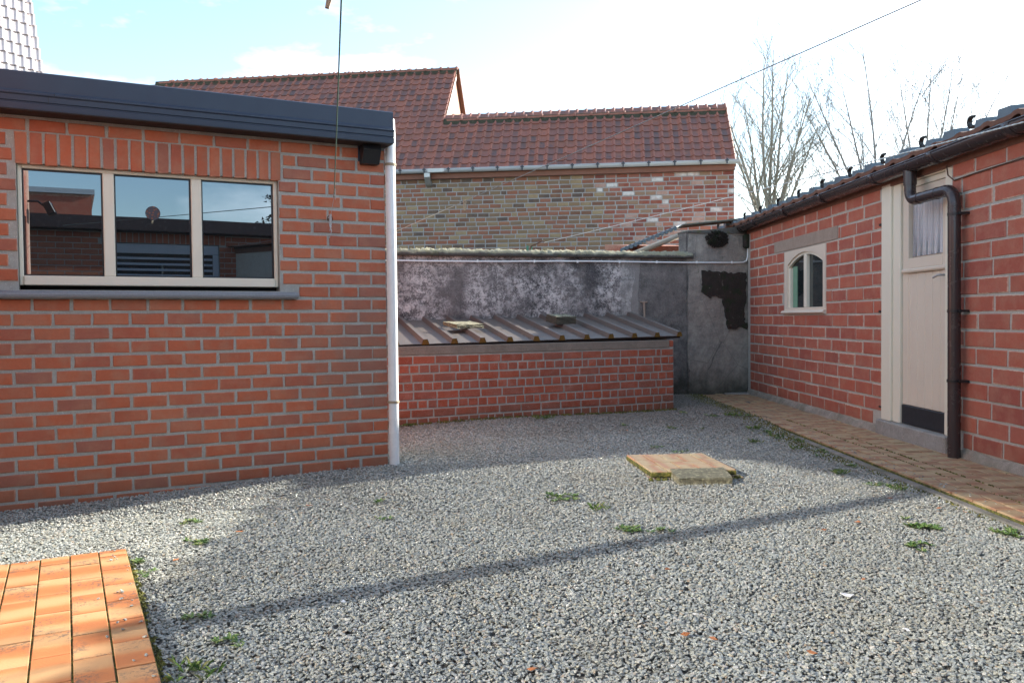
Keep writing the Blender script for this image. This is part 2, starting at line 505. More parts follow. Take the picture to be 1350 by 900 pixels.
def m_darkpatch():
    t = NT('exposed_dark_masonry')
    v = t.vec()
    c = t.mix(t.noise(12, v, detail=8, rough=.7), (.010, .011, .009), (.075, .055, .045))
    c = t.mix(t.ramp(t.noise(9, v, detail=5), [(.52, 0.), (.62, .8)]), c, (.022, .035, .014))
    c = t.mix(t.ramp(t.noise(22, v, detail=6), [(.64, 0.), (.70, .6)]), c, (.20, .17, .15))
    t.color(c); t.rough(.95); t.bump(t.noise(40, v, detail=8, rough=.8), 1., .03)
    return t.mat
M['darkpatch'] = m_darkpatch()

def m_clay(name, stops, spots=.6, gen_axis=1, moss=.0):
    t = NT(name)
    r = t.rand()
    v = t.vec(rnd_off=r)
    sep = t.n('ShaderNodeSeparateXYZ'); t.l(t.coord('Generated'), sep.inputs[0])
    g = sep.outputs[gen_axis]
    ph = t.math('FRACT', t.math('MULTIPLY', r, 7.31))
    w = t.math('SINE', t.math('MULTIPLY', t.math('ADD', t.math('ADD', g, ph), t.math('MULTIPLY', t.noise(7, v, detail=2), .25)), 6.0))
    c = t.ramp(t.math('ADD', t.math('MULTIPLY', w, .42), .5), stops)
    c = t.mix(t.math('MULTIPLY', t.math('FRACT', t.math('MULTIPLY', r, 29.3)), .25), c, stops[0][1])
    if spots:
        a = t.ramp(t.noise(5, v, detail=3), [(.50, 0.), (.60, 1.)])
        b = t.ramp(t.noise(62, v, detail=7, rough=.8), [(.50, 0.), (.55, spots)])
        c = t.mix(t.math('MULTIPLY', a, b), c, (.10, .08, .065))
    if moss:
        c = t.mix(t.ramp(t.noise(14, v, detail=6, rough=.7), [(.52, 0.), (.66, moss)]), c, (.13, .12, .06))
    t.color(c); t.rough(.62)
    t.bump(t.noise(120, v, detail=4), .35, .002)
    return t.mat
M['patiotile'] = m_clay('orange_clay_tile', [(0, (.40, .135, .045)), (.35, (.44, .17, .06)), (.65, (.46, .25, .11)), (1, (.47, .29, .14))], .75, 0)
M['paver'] = m_clay('brown_clay_paver', [(0, (.30, .145, .085)), (.3, (.38, .25, .14)), (1, (.43, .33, .19))], .25, 0, moss=.35)
M['covertile'] = m_clay('cover_tile', [(0, (.44, .21, .12)), (.35, (.46, .33, .18)), (1, (.50, .40, .23))], .15, 0, moss=.35)

def m_rooftile(name, island):
    t = NT(name)
    r = t.rand(island)
    v = t.vec(rnd_off=None if island else r)
    base = t.ramp(r, [(0, (.21, .078, .05)), (.4, (.29, .10, .062)), (.7, (.25, .09, .062)), (1, (.19, .078, .06))])
    r2 = t.math('FRACT', t.math('MULTIPLY', r, 17.77))
    sep = t.n('ShaderNodeSeparateXYZ'); t.l(t.coord('UV'), sep.inputs[0])
    pan = t.ramp(t.math('ADD', sep.outputs[0], t.math('MULTIPLY', t.noise(9, v), .25)), [(.12, .3), (.25, 1.), (.62, 1.), (.78, 0.)])
    blot = t.ramp(t.math('ADD', t.noise(11, v, detail=8, rough=.8), t.math('MULTIPLY', r2, .30)), [(.50, 0.), (.85, .85)])
    c = t.mix(t.math('MULTIPLY', pan, blot), base, (.06, .055, .06))
    c = t.mix(t.ramp(t.noise(30, v, detail=5, rough=.7), [(.6, 0.), (.72, .5)]), c, (.10, .10, .06))
    t.color(c); t.rough(.6)
    t.bump(t.noise(60, v, detail=4), .3, .004)
    return t.mat
M['rooftile'] = m_rooftile('clay_pantile', False)
M['rooftile_i'] = m_rooftile('clay_pantile_run', True)
M['ridgetile'] = m_plain('clay_ridge_tile', (.26, .10, .065), .65, .4, 12, .4)
M['ridgemortar'] = m_plain('mossy_ridge_mortar', (.07, .07, .045), .95, .6, 25, 1., .02)
M['palebrick'] = m_plain('pale_gable_brick', (.50, .30, .22), .8, .2, 40, .4)
M['whiteboard'] = m_plain('white_verge_board', (.78, .76, .72), .5, .08)
M['palecladding'] = m_plain('pale_grey_pantile', (.52, .47, .48), .38, .15, 10, .15)
M['sheet'] = None
def m_sheet():
    t = NT('brown_sheet_roof')
    v = t.vec()
    c = t.mix(t.noise(4, v, detail=6), (.085, .072, .064), (.140, .115, .098))
    c = t.mix(t.ramp(t.noise(22, v, detail=7, rough=.7), [(.58, 0.), (.68, .5)]), c, (.09, .085, .06))
    t.color(c); t.rough(.5); t.bump(t.noise(80, v, detail=4), .2, .002)
    return t.mat
M['sheet'] = m_sheet()
M['lichen'] = m_plain('orange_lichen_foam', (.24, .13, .02), .95, .6, 60, 1., .02)
def m_stone():
    t = NT('lichen_stone')
    v = t.vec()
    c = t.mix(t.noise(12, v, detail=8, rough=.75), (.09, .085, .06), (.32, .30, .20))
    c = t.mix(t.ramp(t.noise(40, v, detail=5), [(.5, 0.), (.62, .8)]), c, (.42, .40, .26))
    t.color(c); t.rough(.95); t.bump(t.noise(50, v, detail=8, rough=.8), 1., .02)
    return t.mat
M['stone'] = m_stone()
def m_darkstone():
    t = NT('dark_stone')
    v = t.vec()
    c = t.mix(t.noise(14, v, detail=8, rough=.75), (.035, .034, .028), (.13, .12, .085))
    g_ = t.n('ShaderNodeNewGeometry'); s2 = t.n('ShaderNodeSeparateXYZ'); t.l(g_.outputs['Normal'], s2.inputs[0])
    k = t.math('MULTIPLY', t.math('GREATER_THAN', s2.outputs[2], .7), t.ramp(t.noise(30, v, detail=7, rough=.75), [(.44, 0.), (.54, .9)]))
    c = t.mix(k, c, (.36, .37, .26))
    t.color(c); t.rough(.95); t.bump(t.noise(50, v, detail=8, rough=.8), 1., .02)
    return t.mat
M['darkstone'] = m_darkstone()
def m_bluestone():
    t = NT('blue_stone_sill')
    v = t.vec()
    c = t.mix(t.noise(90, v, detail=5, rough=.8), (.10, .12, .14), (.30, .32, .34))
    t.color(c); t.rough(.55); t.bump(t.noise(200, v, detail=3), .4, .002)
    return t.mat
M['bluestone'] = m_bluestone()

def m_gravel():
    t = NT('crushed_limestone')
    r = t.rand()
    c = t.ramp(r, [(0, (.215, .235, .225)), (.2, (.30, .325, .31)), (.45, (.39, .41, .38)), (.62, (.48, .48, .41)), (.74, (.35, .38, .37)), (.86, (.45, .42, .31)), (.93, (.53, .53, .50)), (.97, (.34, .25, .16)), (1, (.64, .64, .61))])
    v = t.vec(rnd_off=r)
    c = t.mix(t.math('MULTIPLY', t.noise(2.0, v, detail=5), .40), c, (.21, .22, .215))
    oi = t._c['oi']
    dn = t.noise(1.1, oi.outputs['Location'], detail=6, rough=.65)
    dirt = t.ramp(dn, [(.48, 0.), (.70, .55)])
    c = t.mix(dirt, c, (.29, .275, .225))
    lp = t.n('ShaderNodeSeparateXYZ'); t.l(oi.outputs['Location'], lp.inputs[0])
    # earth and moss washed in among the stones at the far end of the yard
    far = t.ramp(t.math('ADD', t.math('MULTIPLY', lp.outputs[1], .1), t.math('MULTIPLY', dn, .16)), [(.78, 0.), (.90, .55)])
    c = t.mix(far, c, (.165, .145, .125))
    t.color(c); t.rough(.88)
    t.b.inputs['Specular IOR Level'].default_value = .3
    return t.mat
M['gravel'] = m_gravel()
M['bed'] = m_plain('gravel_bed', (.20, .195, .18), .95, .4, 60, 1., .02)
M['grass'] = m_plain('rough_ground', (.09, .10, .05), .95, .4, 1.5, .5, .02)

# ------------------------------------------------------------------ bricks
_bm_cache = {}
def brick_mesh(L, H, D, mat, var, bev=.0040, jit=.0024, name='brick'):
    key = (round(L, 3), round(H, 3), round(D, 3), mat.name, var, name)
    if key in _bm_cache: return _bm_cache[key]
    rr = random.Random(hash((round(L*1000), round(H*1000), var)) & 0xffff)
    def ring(y, ins, j):
        a, b = L/2 - ins, H/2 - ins
        P = [(-a, -b), (0, -b), (a, -b), (a, 0), (a, b), (0, b), (-a, b), (-a, 0)]
        return [(x + rr.uniform(-j, j), y + (rr.uniform(-j, j) * .4 if y < .01 else 0), z + rr.uniform(-j, j)) for x, z in P]
    v = ring(D, 0, 0) + ring(bev, 0, jit) + ring(0, bev, jit)
    f = []
    for k in range(8):
        k2 = (k+1) % 8
        f.append((k, k2, 8+k2, 8+k)); f.append((8+k, 8+k2, 16+k2, 16+k))
    f.append(tuple(range(16, 24)))
    b = MB(); b.add(v, f)
    me = b.mesh(name, mat)
    _bm_cache[key] = me
    return me

def cut(s0, s1, z0, z1, ops):
    segs = [(s0, s1)]
    for (a, b, c, d) in ops:
        if z1 <= c + .012 or z0 >= d - .012: continue
        out = []
        for (p, q) in segs:
            if q <= a or p >= b: out.append((p, q)); continue
            if a - p > .035: out.append((p, a - .004))
            if q - b > .035: out.append((b + .004, q))
        segs = out
    return segs

def lay_bricks(F, parent, rows, ops, mat_fn, H, D=.02, proud=.006, name='brick', rr=None, limit=300, stuff_mat=None, order=None, jrot=.25, nvar=3):
    """rows: list of (zc, [(s0,s1),...]) ; places one brick object per piece"""
    rr = rr or random.Random(3)
    allb = []
    for zc, segs in rows:
        for (a, b) in segs:
            for (p, q) in cut(a, b, zc - H/2, zc + H/2, ops):
                allb.append((p, q, zc))
    if order: allb.sort(key=order)
    n = 0
    mbs = {}
    for (p, q, zc) in allb:
        L = round(q - p, 2) if q - p > .06 else round(q - p, 3)
        L = min(L, q - p)
        mt = mat_fn(p, zc)
        Mx = F @ Matrix.Translation(((p+q)/2, -proud + rr.uniform(-.0014, .0014), zc)) @ Matrix.Rotation(R(rr.uniform(-jrot, jrot)), 4, 'Y')
        if n < limit:
            o = bpy.data.objects.new(name, brick_mesh(L, H, D, mt, rr.randrange(nvar), name=name))
            COL.objects.link(o); inv_place(o, parent, Mx)
            n += 1
        else:
            me = brick_mesh(L, H, D, mt, 0, name=name)
            mb = mbs.setdefault(0, MB())
            mb.add([Mx @ v.co for v in me.vertices], [tuple(pl.vertices) for pl in me.polygons])
    for mb in mbs.values():
        o = mb.obj(name + '_run', stuff_mat, parent)
        o['kind'] = 'stuff'

def wall_core(F, s0, s1, z0, z1, y0, y1, ops, name, mat, parent, back=True):
    """solid wall with real openings"""
    xs = sorted({s0, s1, *[o[0] for o in ops], *[o[1] for o in ops]}); xs = [x for x in xs if s0 <= x <= s1]
    zs = sorted({z0, z1, *[o[2] for o in ops], *[o[3] for o in ops]}); zs = [z for z in zs if z0 <= z <= z1]
    def solid(i, j):
        if i < 0 or j < 0 or i >= len(xs)-1 or j >= len(zs)-1: return False
        cx, cz = (xs[i]+xs[i+1])/2, (zs[j]+zs[j+1])/2
        return not any(a < cx < b and c < cz < d for a, b, c, d in ops)
    b = MB()
    for i in range(len(xs)-1):
        for j in range(len(zs)-1):
            if not solid(i, j): continue
            a, c, d, e = xs[i], xs[i+1], zs[j], zs[j+1]
            q = lambda *p: [F @ Vector(v) for v in p]
            b.add(q((a,y0,d),(c,y0,d),(c,y0,e),(a,y0,e)), [(0,1,2,3)])
            b.add(q((a,y1,d),(a,y1,e),(c,y1,e),(c,y1,d)), [(0,1,2,3)])
            if not solid(i-1, j): b.add(q((a,y0,d),(a,y0,e),(a,y1,e),(a,y1,d)), [(0,1,2,3)])
            if not solid(i+1, j): b.add(q((c,y0,d),(c,y1,d),(c,y1,e),(c,y0,e)), [(0,1,2,3)])
            if not solid(i, j-1): b.add(q((a,y0,d),(a,y1,d),(c,y1,d),(c,y0,d)), [(0,1,2,3)])
            if not solid(i, j+1): b.add(q((a,y0,e),(c,y0,e),(c,y1,e),(a,y1,e)), [(0,1,2,3)])
    return b.obj(name, mat, parent, recalc=False)

def sstep(x, a, b):
    t = min(1, max(0, (x - a) / (b - a))); return t*t*(3-2*t)

def gz(x, y):
    """height of the gravel"""
    return .044 * math.exp(-((x - 1.12)**2 + (y - 5.42)**2) / .30) - .024 * sstep(-x, 1.2, 2.5) * sstep(y, 3.4, 4.2) - .036 + .042 * sstep(y, 4.2, 5.7) * sstep(-x, -1.6, .6) + .045 * sstep(y, 6.6, 8.2)

# ------------------------------------------------------------------ frames of the walls (metres; camera foot is the origin)
FA = frame(-.857, 5.701, 62.2)          # red outbuilding with the window, s runs -2.9 .. 0
FB = frame(1.72, 8.90, 64.0)            # coal bunker, s runs -3.2 .. 0
FC = frame(3.06, 10.7, 179.0)           # shed on the right, s runs 0 .. 12
FG = frame(3.07, 10.85, 75.0)           # garden wall, s runs -6 .. 0
FF = frame(3.737, 14.0, 97.0)           # farmhouse, s runs -14 .. 0
FW = frame(-3.155 + 4.75*math.sin(R(147.2)), 4.28 + 4.75*math.cos(R(147.2)), 327.2)         # house wing with glass doors, left of the camera
FD = frame(2.92, -1.46, 242.2)          # building behind the camera

# ------------------------------------------------------------------ ground
b = MB()
N = 24
ext = 600
b.add([(-ext, -ext, -.13), (ext, -ext, -.13), (ext, ext, -.13), (-ext, ext, -.13)], [(0, 1, 2, 3)])
tag(b.obj('ground', M['grass'], recalc=False), kind='structure')
# gravel bed sheet that follows the gravel's height
b = MB()
gx = np.linspace(-6.5, 5.5, 41); gy = np.linspace(-2.5, 12.5, 61)
vv = [(x, y, gz(x, y) - .012) for y in gy for x in gx]
ff = [(j*41+i, j*41+i+1, (j+1)*41+i+1, (j+1)*41+i) for j in range(60) for i in range(40)]
b.add(vv, ff, smooth=True)
tag(b.obj('gravel_bed', M['bed'], recalc=False), kind='structure')

def side(px, py, qx, qy, x, y):
    return (qx-px)*(y-py) - (qy-py)*(x-px)
TE0, TE1 = Vector((-1.715, 3.668)), Vector((-.975, 2.283))      # right edge of the patio
TT0, TT1 = Vector((-2.144, 3.453)), Vector((-1.715, 3.668))     # far edge of the patio
def is_gravel(x, y):
    # vectorised over numpy arrays
    A0 = np.array([-.857, 5.701]); dA = np.array([math.sin(R(62.2)), math.cos(R(62.2))])
    nA = np.array([-dA[1], dA[0]])
    s = (x-A0[0])*dA[0] + (y-A0[1])*dA[1]; d = (x-A0[0])*nA[0] + (y-A0[1])*nA[1]
    ok = ~((d > -.01) & (s < .04))
    B0 = np.array([1.72, 8.9]); dB = np.array([math.sin(R(64)), math.cos(R(64))]); nB = np.array([-dB[1], dB[0]])
    s = (x-B0[0])*dB[0] + (y-B0[1])*dB[1]; d = (x-B0[0])*nB[0] + (y-B0[1])*nB[1]
    ok &= ~((d > .0) & (s < .0))
    pe = 2.43 + (4.0 - y) * .012 * -1
    pe = 2.47 - (y - 4.0) * .0112
    ok &= x < pe - .035
    # patio
    e = (TE1[0]-TE0[0])*(y-TE0[1]) - (TE1[1]-TE0[1])*(x-TE0[0])      # >0 on the left/near side of edge? tested below
    t = (TT1[0]-TT0[0])*(y-TT0[1]) - (TT1[1]-TT0[1])*(x-TT0[0])
    ok &= ~((e < .015) & (t < .015))
    # house wing
    W0 = np.array([-3.155, 4.28]); dW = np.array([math.sin(R(147.2)), math.cos(R(147.2))]); nW = np.array([-dW[1], dW[0]])
    d = (x-W0[0])*(-math.cos(R(147.2))) + (y-W0[1])*math.sin(R(147.2))
    s = (x-W0[0])*dW[0] + (y-W0[1])*dW[1]
    ok &= ~((d < .03) & (s < 4.75))
    # manhole
    return ok

rs = np.random.RandomState(5)
def scatter(x0, x1, y0, y1, dens):
    n = int((x1-x0)*(y1-y0)*dens)
    x = rs.uniform(x0, x1, n); y = rs.uniform(y0, y1, n)
    k = is_gravel(x, y)
    return x[k], y[k]
pts = []
for (x0, x1, y0, y1, dn) in ((-3.4, 2.6, .2, 4.4, 15000), (-3.4, 2.6, 4.4, 7.2, 13000), (-1.4, 2.6, 7.2, 10.8, 10000)):
    x, y = scatter(x0, x1, y0, y1, dn)
    g = np.array([gz(a, c) for a, c in zip(x, y)])
    z = g + rs.uniform(-.009, .004, len(x))
    pts.append(np.stack([x, y, z], 1))
# stray stones kicked on to the patio and the path
nx = []
for i in range(26):
    d = abs(rs.normal(0, .07)) + .01; u = rs.uniform(.02, 1.6)
    nx.append((TE0.x + (TE1.x-TE0.x)/1.57*u - d*math.cos(R(28.15)), TE0.y + (TE1.y-TE0.y)/1.57*u - d*math.sin(R(28.15)), .004))
for i in range(14):
    d = abs(rs.normal(0, .05)) + .0; u = rs.uniform(0, 1.)
    nx.append((TT0.x + (TT1.x-TT0.x)*(u*2.5-1.5) + d*.47, TT0.y + (TT1.y-TT0.y)*(u*2.5-1.5) - d*.88, .004))
for i in range(90):
    yy = rs.uniform(3.2, 9); nx.append((2.47 - (yy-4.0)*.0112 + abs(rs.normal(0, .05)), yy, .004))
P = np.concatenate(pts + [np.array(nx)])
# keep stones out of the manhole cover footing
mk = (np.abs((P[:, 0]-1.13)) < .27) & (np.abs(P[:, 1]-5.5) < .30)
P = P[~mk]
me = bpy.data.meshes.new('gravel')
me.vertices.add(len(P)); me.vertices.foreach_set('co', P.astype(np.float32).ravel()); me.update()
me.materials.append(M['gravel'])
gravel = bpy.data.objects.new('gravel', me); COL.objects.link(gravel)
tag(gravel, 'loose grey crushed stone gravel covering the yard', 'gravel', kind='stuff')

stones = bpy.data.collections.new('stone_kinds')
for k in range(10):
    rr = random.Random(100+k)
    bm = bmesh.new()
    ax = (1, rr.uniform(.6, .85), rr.uniform(.36, .58))
    for i in range(13):
        p = Vector((rr.gauss(0, 1), rr.gauss(0, 1), rr.gauss(0, 1))).normalized() * rr.uniform(.8, 1.05)
        bm.verts.new((p.x*ax[0], p.y*ax[1], p.z*ax[2]))
    bmesh.ops.convex_hull(bm, input=bm.verts)
    bmesh.ops.delete(bm, geom=[v for v in bm.verts if not v.link_faces], context='VERTS')
    m_ = bpy.data.meshes.new('stone'); bm.to_mesh(m_); bm.free(); m_.materials.append(M['gravel'])
    stones.objects.link(bpy.data.objects.new('stone', m_))
def gn_scatter(o, coll, smin, smax):
    ng = bpy.data.node_groups.new('scatter', 'GeometryNodeTree')
    ng.interface.new_socket('Geometry', in_out='INPUT', socket_type='NodeSocketGeometry')
    ng.interface.new_socket('Geometry', in_out='OUTPUT', socket_type='NodeSocketGeometry')
    gi = ng.nodes.new('NodeGroupInput'); go = ng.nodes.new('NodeGroupOutput')
    ci = ng.nodes.new('GeometryNodeCollectionInfo'); ci.inputs['Collection'].default_value = coll
    ci.inputs['Separate Children'].default_value = True; ci.inputs['Reset Children'].default_value = True
    ip = ng.nodes.new('GeometryNodeInstanceOnPoints'); ip.inputs['Pick Instance'].default_value = True
    rv = ng.nodes.new('FunctionNodeRandomValue'); rv.data_type = 'FLOAT_VECTOR'
    rv.inputs[0].default_value = (-.40, -.40, 0); rv.inputs[1].default_value = (.40, .40, 6.283)
    rsz = ng.nodes.new('FunctionNodeRandomValue'); rsz.data_type = 'FLOAT'
    rsz.inputs[2].default_value = smin; rsz.inputs[3].default_value = smax; rsz.inputs['Seed'].default_value = 3
    ri = ng.nodes.new('FunctionNodeRandomValue'); ri.data_type = 'INT'
    ri.inputs[4].default_value = 0; ri.inputs[5].default_value = 9; ri.inputs['Seed'].default_value = 9
    L = ng.links.new
    L(gi.outputs[0], ip.inputs['Points']); L(ci.outputs[0], ip.inputs['Instance'])
    L(rv.outputs[0], ip.inputs['Rotation']); L(rsz.outputs[1], ip.inputs['Scale']); L(ri.outputs[2], ip.inputs['Instance Index'])
    L(ip.outputs[0], go.inputs[0])
    md = o.modifiers.new('scatter', 'NODES'); md.node_group = ng
gn_scatter(gravel, stones, .0046, .0112)

# ------------------------------------------------------------------ patio of orange clay tiles (left foreground)
patio = bpy.data.objects.new('patio', None); COL.objects.link(patio); tag(patio, kind='structure')
FP = frame(TE0.x, TE0.y, 151.85)     # local x = towards the camera, local y = right (out of the patio)
pb = MB()
pb.box(.0, 3.4, -2.2, -.002, -.12, -.005, FP)
# the far side is trimmed along the far edge
tiles = []
first = [.10, .185, .115, .155, .20, .09, .15, .06, .2, .1, .16, .05, .12, .19, .08, .15, .1, .2]
wi, pitch = .11, .2165
slant = math.tan(R(151.85 - 63.4 - 90))
for c in range(17):
    yc = -(c + .5) * wi - .002
    start = -yc * slant * -1
    start = 0.02 * 0 + (-yc) * (-slant) * 1.0
    s = start
    e = s + first[c]
    k = 0
    while s < 3.2 and k < 16:
        mid = FP @ Vector(((s+e)/2, yc, 0))
        dW = (mid.x + 3.155) * (-math.cos(R(147.2))) + (mid.y - 4.28) * math.sin(R(147.2))
        if dW > -.03:
            L = e - s - .0055
            me = None
            key = ('patio', round(L, 2))
            if key not in _bm_cache:
                bb = MB(); bb.bbox(-L/2, L/2, -(wi-.006)/2, (wi-.006)/2, -.02, 0, .0018)
                _bm_cache[key] = bb.mesh('tile', M['patiotile'])
            o = bpy.data.objects.new('tile', _bm_cache[key]); COL.objects.link(o)
            inv_place(o, patio, FP @ Matrix.Translation(((s+e)/2, yc, rnd.uniform(-.0012, .0012))) @ Matrix.Rotation(R(rnd.uniform(-.25, .25)), 4, 'X') @ Matrix.Rotation(R(180 if rnd.random() < .12 else 0), 4, 'Z'))
        s = e; e = s + pitch; k += 1
# clay tiles' generated y is across; mirror on length instead
o = pb.obj('joint_bed', M['moss'], patio); tag(o, kind='stuff')
# moss strip along patio's right edge
def moss_strip(name, path, width, hgt, parent=None, seed=1, dens=5200, label=None):
    rr = random.Random(seed)
    mb = MB()
    L_ = sum((Vector(path[i+1])-Vector(path[i])).length for i in range(len(path)-1))
    n = int(L_ * width * dens)
    for i in range(n):
        t = rr.random() * (len(path)-1); k = int(t); u = t-k
        p = Vector(path[k]).lerp(Vector(path[k+1]), u)
        d = (Vector(path[k+1])-Vector(path[k])).normalized(); nn = Vector((-d.y, d.x, 0))
        # clumpy
        cl = math.sin(t*23.1+seed)*math.sin(t*7.7+2*seed)
        if cl < rr.uniform(-1.0, .35): continue
        q = p + nn * rr.gauss(0, width*.45)
        r_ = rr.uniform(.004, .013)
        z0 = q.z
        a0 = rr.random()*6
        vs_ = [(q.x + r_*math.cos(a0+j*2.1), q.y + r_*math.sin(a0+j*2.1), z0-.004) for j in range(3)]
        vs_.append((q.x, q.y, z0 + rr.uniform(.3, 1)*hgt))
        mb.add(vs_, [(0, 1, 3), (1, 2, 3), (2, 0, 3)])
    o = mb.obj(name, M['moss'], parent, recalc=False)
    tag(o, label, 'moss' if parent is None else None, kind='stuff')
    return o
e0, e1 = FP @ Vector((0, .010, -.022)), FP @ Vector((2.4, .010, -.022))
moss_strip('moss_edge', [e0, e1], .012, .006, patio, 4, 14000)

# ------------------------------------------------------------------ paved path along the shed
path = bpy.data.objects.new('path', None); COL.objects.link(path); tag(path, kind='structure')
PFm = frame(2.383, 11.0, 179.35)        # local x towards the camera, local y to the right (towards shed)
pb = MB(); pb.box(0, 12.6, .004, 1.0, -.13, -.013, PFm)
tag(pb.obj('joint_bed', M['moss'], path), kind='stuff')
kb = MB()
kb.bbox(0.2, 12.6, -.050, .003, -.16, -.022, .006, PFm); kb.obj('kerb', M['kerb'], path)
pm = {}
cnt = 0
for c in range(7):
    yc = .005 + (c + .5) * .105
    s = .25 + (.11 if c % 2 else 0) + rnd.uniform(-.03, .03)
    while s < 11.8:
        L = .214 if rnd.random() > .05 else .11
        mid = PFm @ Vector((s + L/2, yc, 0))
        if cnt < 299 and mid.y > 2.0 and s < 9.2:
            key = ('pav', L, rnd.randrange(2))
            if key not in _bm_cache:
                bb = MB(); bb.bbox(-(L-.011)/2, (L-.011)/2, -.0482, .0482, -.03, 0, .003)
                _bm_cache[key] = bb.mesh('paver', M['paver'])
            o = bpy.data.objects.new('paver', _bm_cache[key]); COL.objects.link(o)
            inv_place(o, path, PFm @ Matrix.Translation((s + L/2, yc + rnd.uniform(-.0015, .0015), rnd.uniform(-.003, .003))) @ Matrix.Rotation(R(rnd.uniform(-.6, .6)), 4, 'X') @ Matrix.Rotation(R(rnd.uniform(-.5, .5)), 4, 'Z'))
            cnt += 1
        s += L
# grey slab at the far end of the path
sb = MB(); sb.bbox(.03, .36, .35, .80, -.02, .010, .004, PFm); sb.obj('slab', M['concrete'], path)
mk = [PFm @ Vector((x, -.05 + .012*math.sin(x*3), gz(2.35, 11-x) - .0)) for x in np.linspace(.4, 9, 22)]
moss_strip('moss', mk, .06, .014, None, 3, 7000, 'green moss and soil along the gravel side of the paved path')
mk = [PFm @ Vector((x, -.13 + .03*math.sin(x*4), gz(2.25, 11-x) + .002)) for x in np.linspace(.4, 5.2, 16)]
moss_strip('moss', mk, .11, .012, None, 13, 5200, 'wide dark mossy strip in the shade at the far end of the path')
mk = [PFm @ Vector((x, .33 + .012*math.sin(x*2), .000)) for x in np.linspace(4.2, 7.4, 8)]
moss_strip('joint_moss', mk, .006, .010, path, 5, 20000)
mk = [PFm @ Vector((x, .22 + .004*math.sin(x*2), .000)) for x in np.linspace(3, 8.4, 8)]
moss_strip('joint_moss', mk, .005, .009, path, 8, 16000)

# ------------------------------------------------------------------ A: red brick outbuilding with window
outb = thing('brick_outbuilding', (-1.5, 6.5, 0), 'flat-roofed red brick outbuilding with a three-pane window and dark blue-grey fascia', 'outbuilding')
WIN = (-2.158, -.712, 1.2105, 1.900)
ops = [(-2.158, -.712, 1.186, 1.900)]
wall = wall_core(FA, -3.6, 0.0, -.15, 2.30, 0.0, .28, ops, 'wall', M['mortarA'], outb)
rows = []
SILLZ = (1.135, 1.195)
zz = []
k = -2
while True:
    j = 1.058 + k * (.0822 if k < 0 else .0842)
    if k < -15: break
    zz.append(j); k -= 1
zz = [1.058 + k * .0822 for k in range(-15, 0)] + [1.058 + k * .0842 for k in range(0, 14)]
Hb = .0645
rA = random.Random(11)
for i, j in enumerate(zz):
    zc = j + .0082 + Hb/2 + (.001 if i > 14 else 0)
    segs = []
    off = -.104 if i % 2 else 0.0
    s = off - .002
    if off: segs.append((-.104 + .006, -.001))
    while s > -3.0:
        segs.append((s - .2 + .0145, s)); s -= .2
    rows.append((zc, [(a_ + rA.uniform(-.0018, .0018), b_ + rA.uniform(-.0018, .0018)) for a_, b_ in segs]))
opsA = [(WIN[0]-.0, WIN[1]+.0, WIN[2]-.02, WIN[3]), (-2.252, -.612, 1.128, 1.205), (-2.172, -.684, 1.89, 2.083), (-5, 5, 2.168, 3)]
lay_bricks(FA, wall, rows, opsA, lambda s, z: M['brickA'], Hb, rr=rA, limit=277, stuff_mat=M['brickD'], order=lambda t: -t[0])
# soldier course
segs = []
n = 20
for i in range(n):
    s0 = -2.166 + i * (1.478 / n)
    L = 1.478 / n - .014
    o = bpy.data.objects.new('brick', brick_mesh(.178, L, .03, M['brickA'], i % 3, name='soldier'))
    o.name = 'brick'
    COL.objects.link(o)
    inv_place(o, wall, FA @ Matrix.Translation((s0 + L/2 + .004, -.006, 1.9805 + rnd.uniform(-.002, .002))) @ Matrix.Rotation(R(90), 4, 'Y'))
# body, roof, reveal
b = MB()
b.box(-3.6, -.01, .30, 4.2, -.15, 2.16, FA)
b.obj('back_wall', M['brickC'], outb)
b = MB(); b.box(-3.6, .0, .12, 4.2, 2.17, 2.33, FA); b.obj('roof', M['fascia'], outb)
prof = [(.16, 2.166), (-.150, 2.166), (-.152, 2.199), (-.146, 2.203), (-.146, 2.207), (-.152, 2.211), (-.152, 2.240), (-.160, 2.247), (-.160, 2.251), (-.146, 2.256), (-.146, 2.262), (-.137, 2.272), (-.135, 2.372), (-.125, 2.378), (.16, 2.378)]
b = MB(); b.prism(prof, -3.7, .02, FA)
fa = b.obj('fascia', M['fascia'], outb)
b = MB(); b.box(-3.6, .012, -.147, -.002, 2.160, 2.1655, FA); b.obj('soffit', M['soffit'], outb)
b = MB()
for s in (-1.99, ):
    b.box(s, s+.003, -.1535, -.12, 2.205, 2.24, FA)
    b.box(s+.03, s+.033, -.161, -.12, 2.245, 2.262, FA)
b.obj('fascia_joint', M['black'], fa)
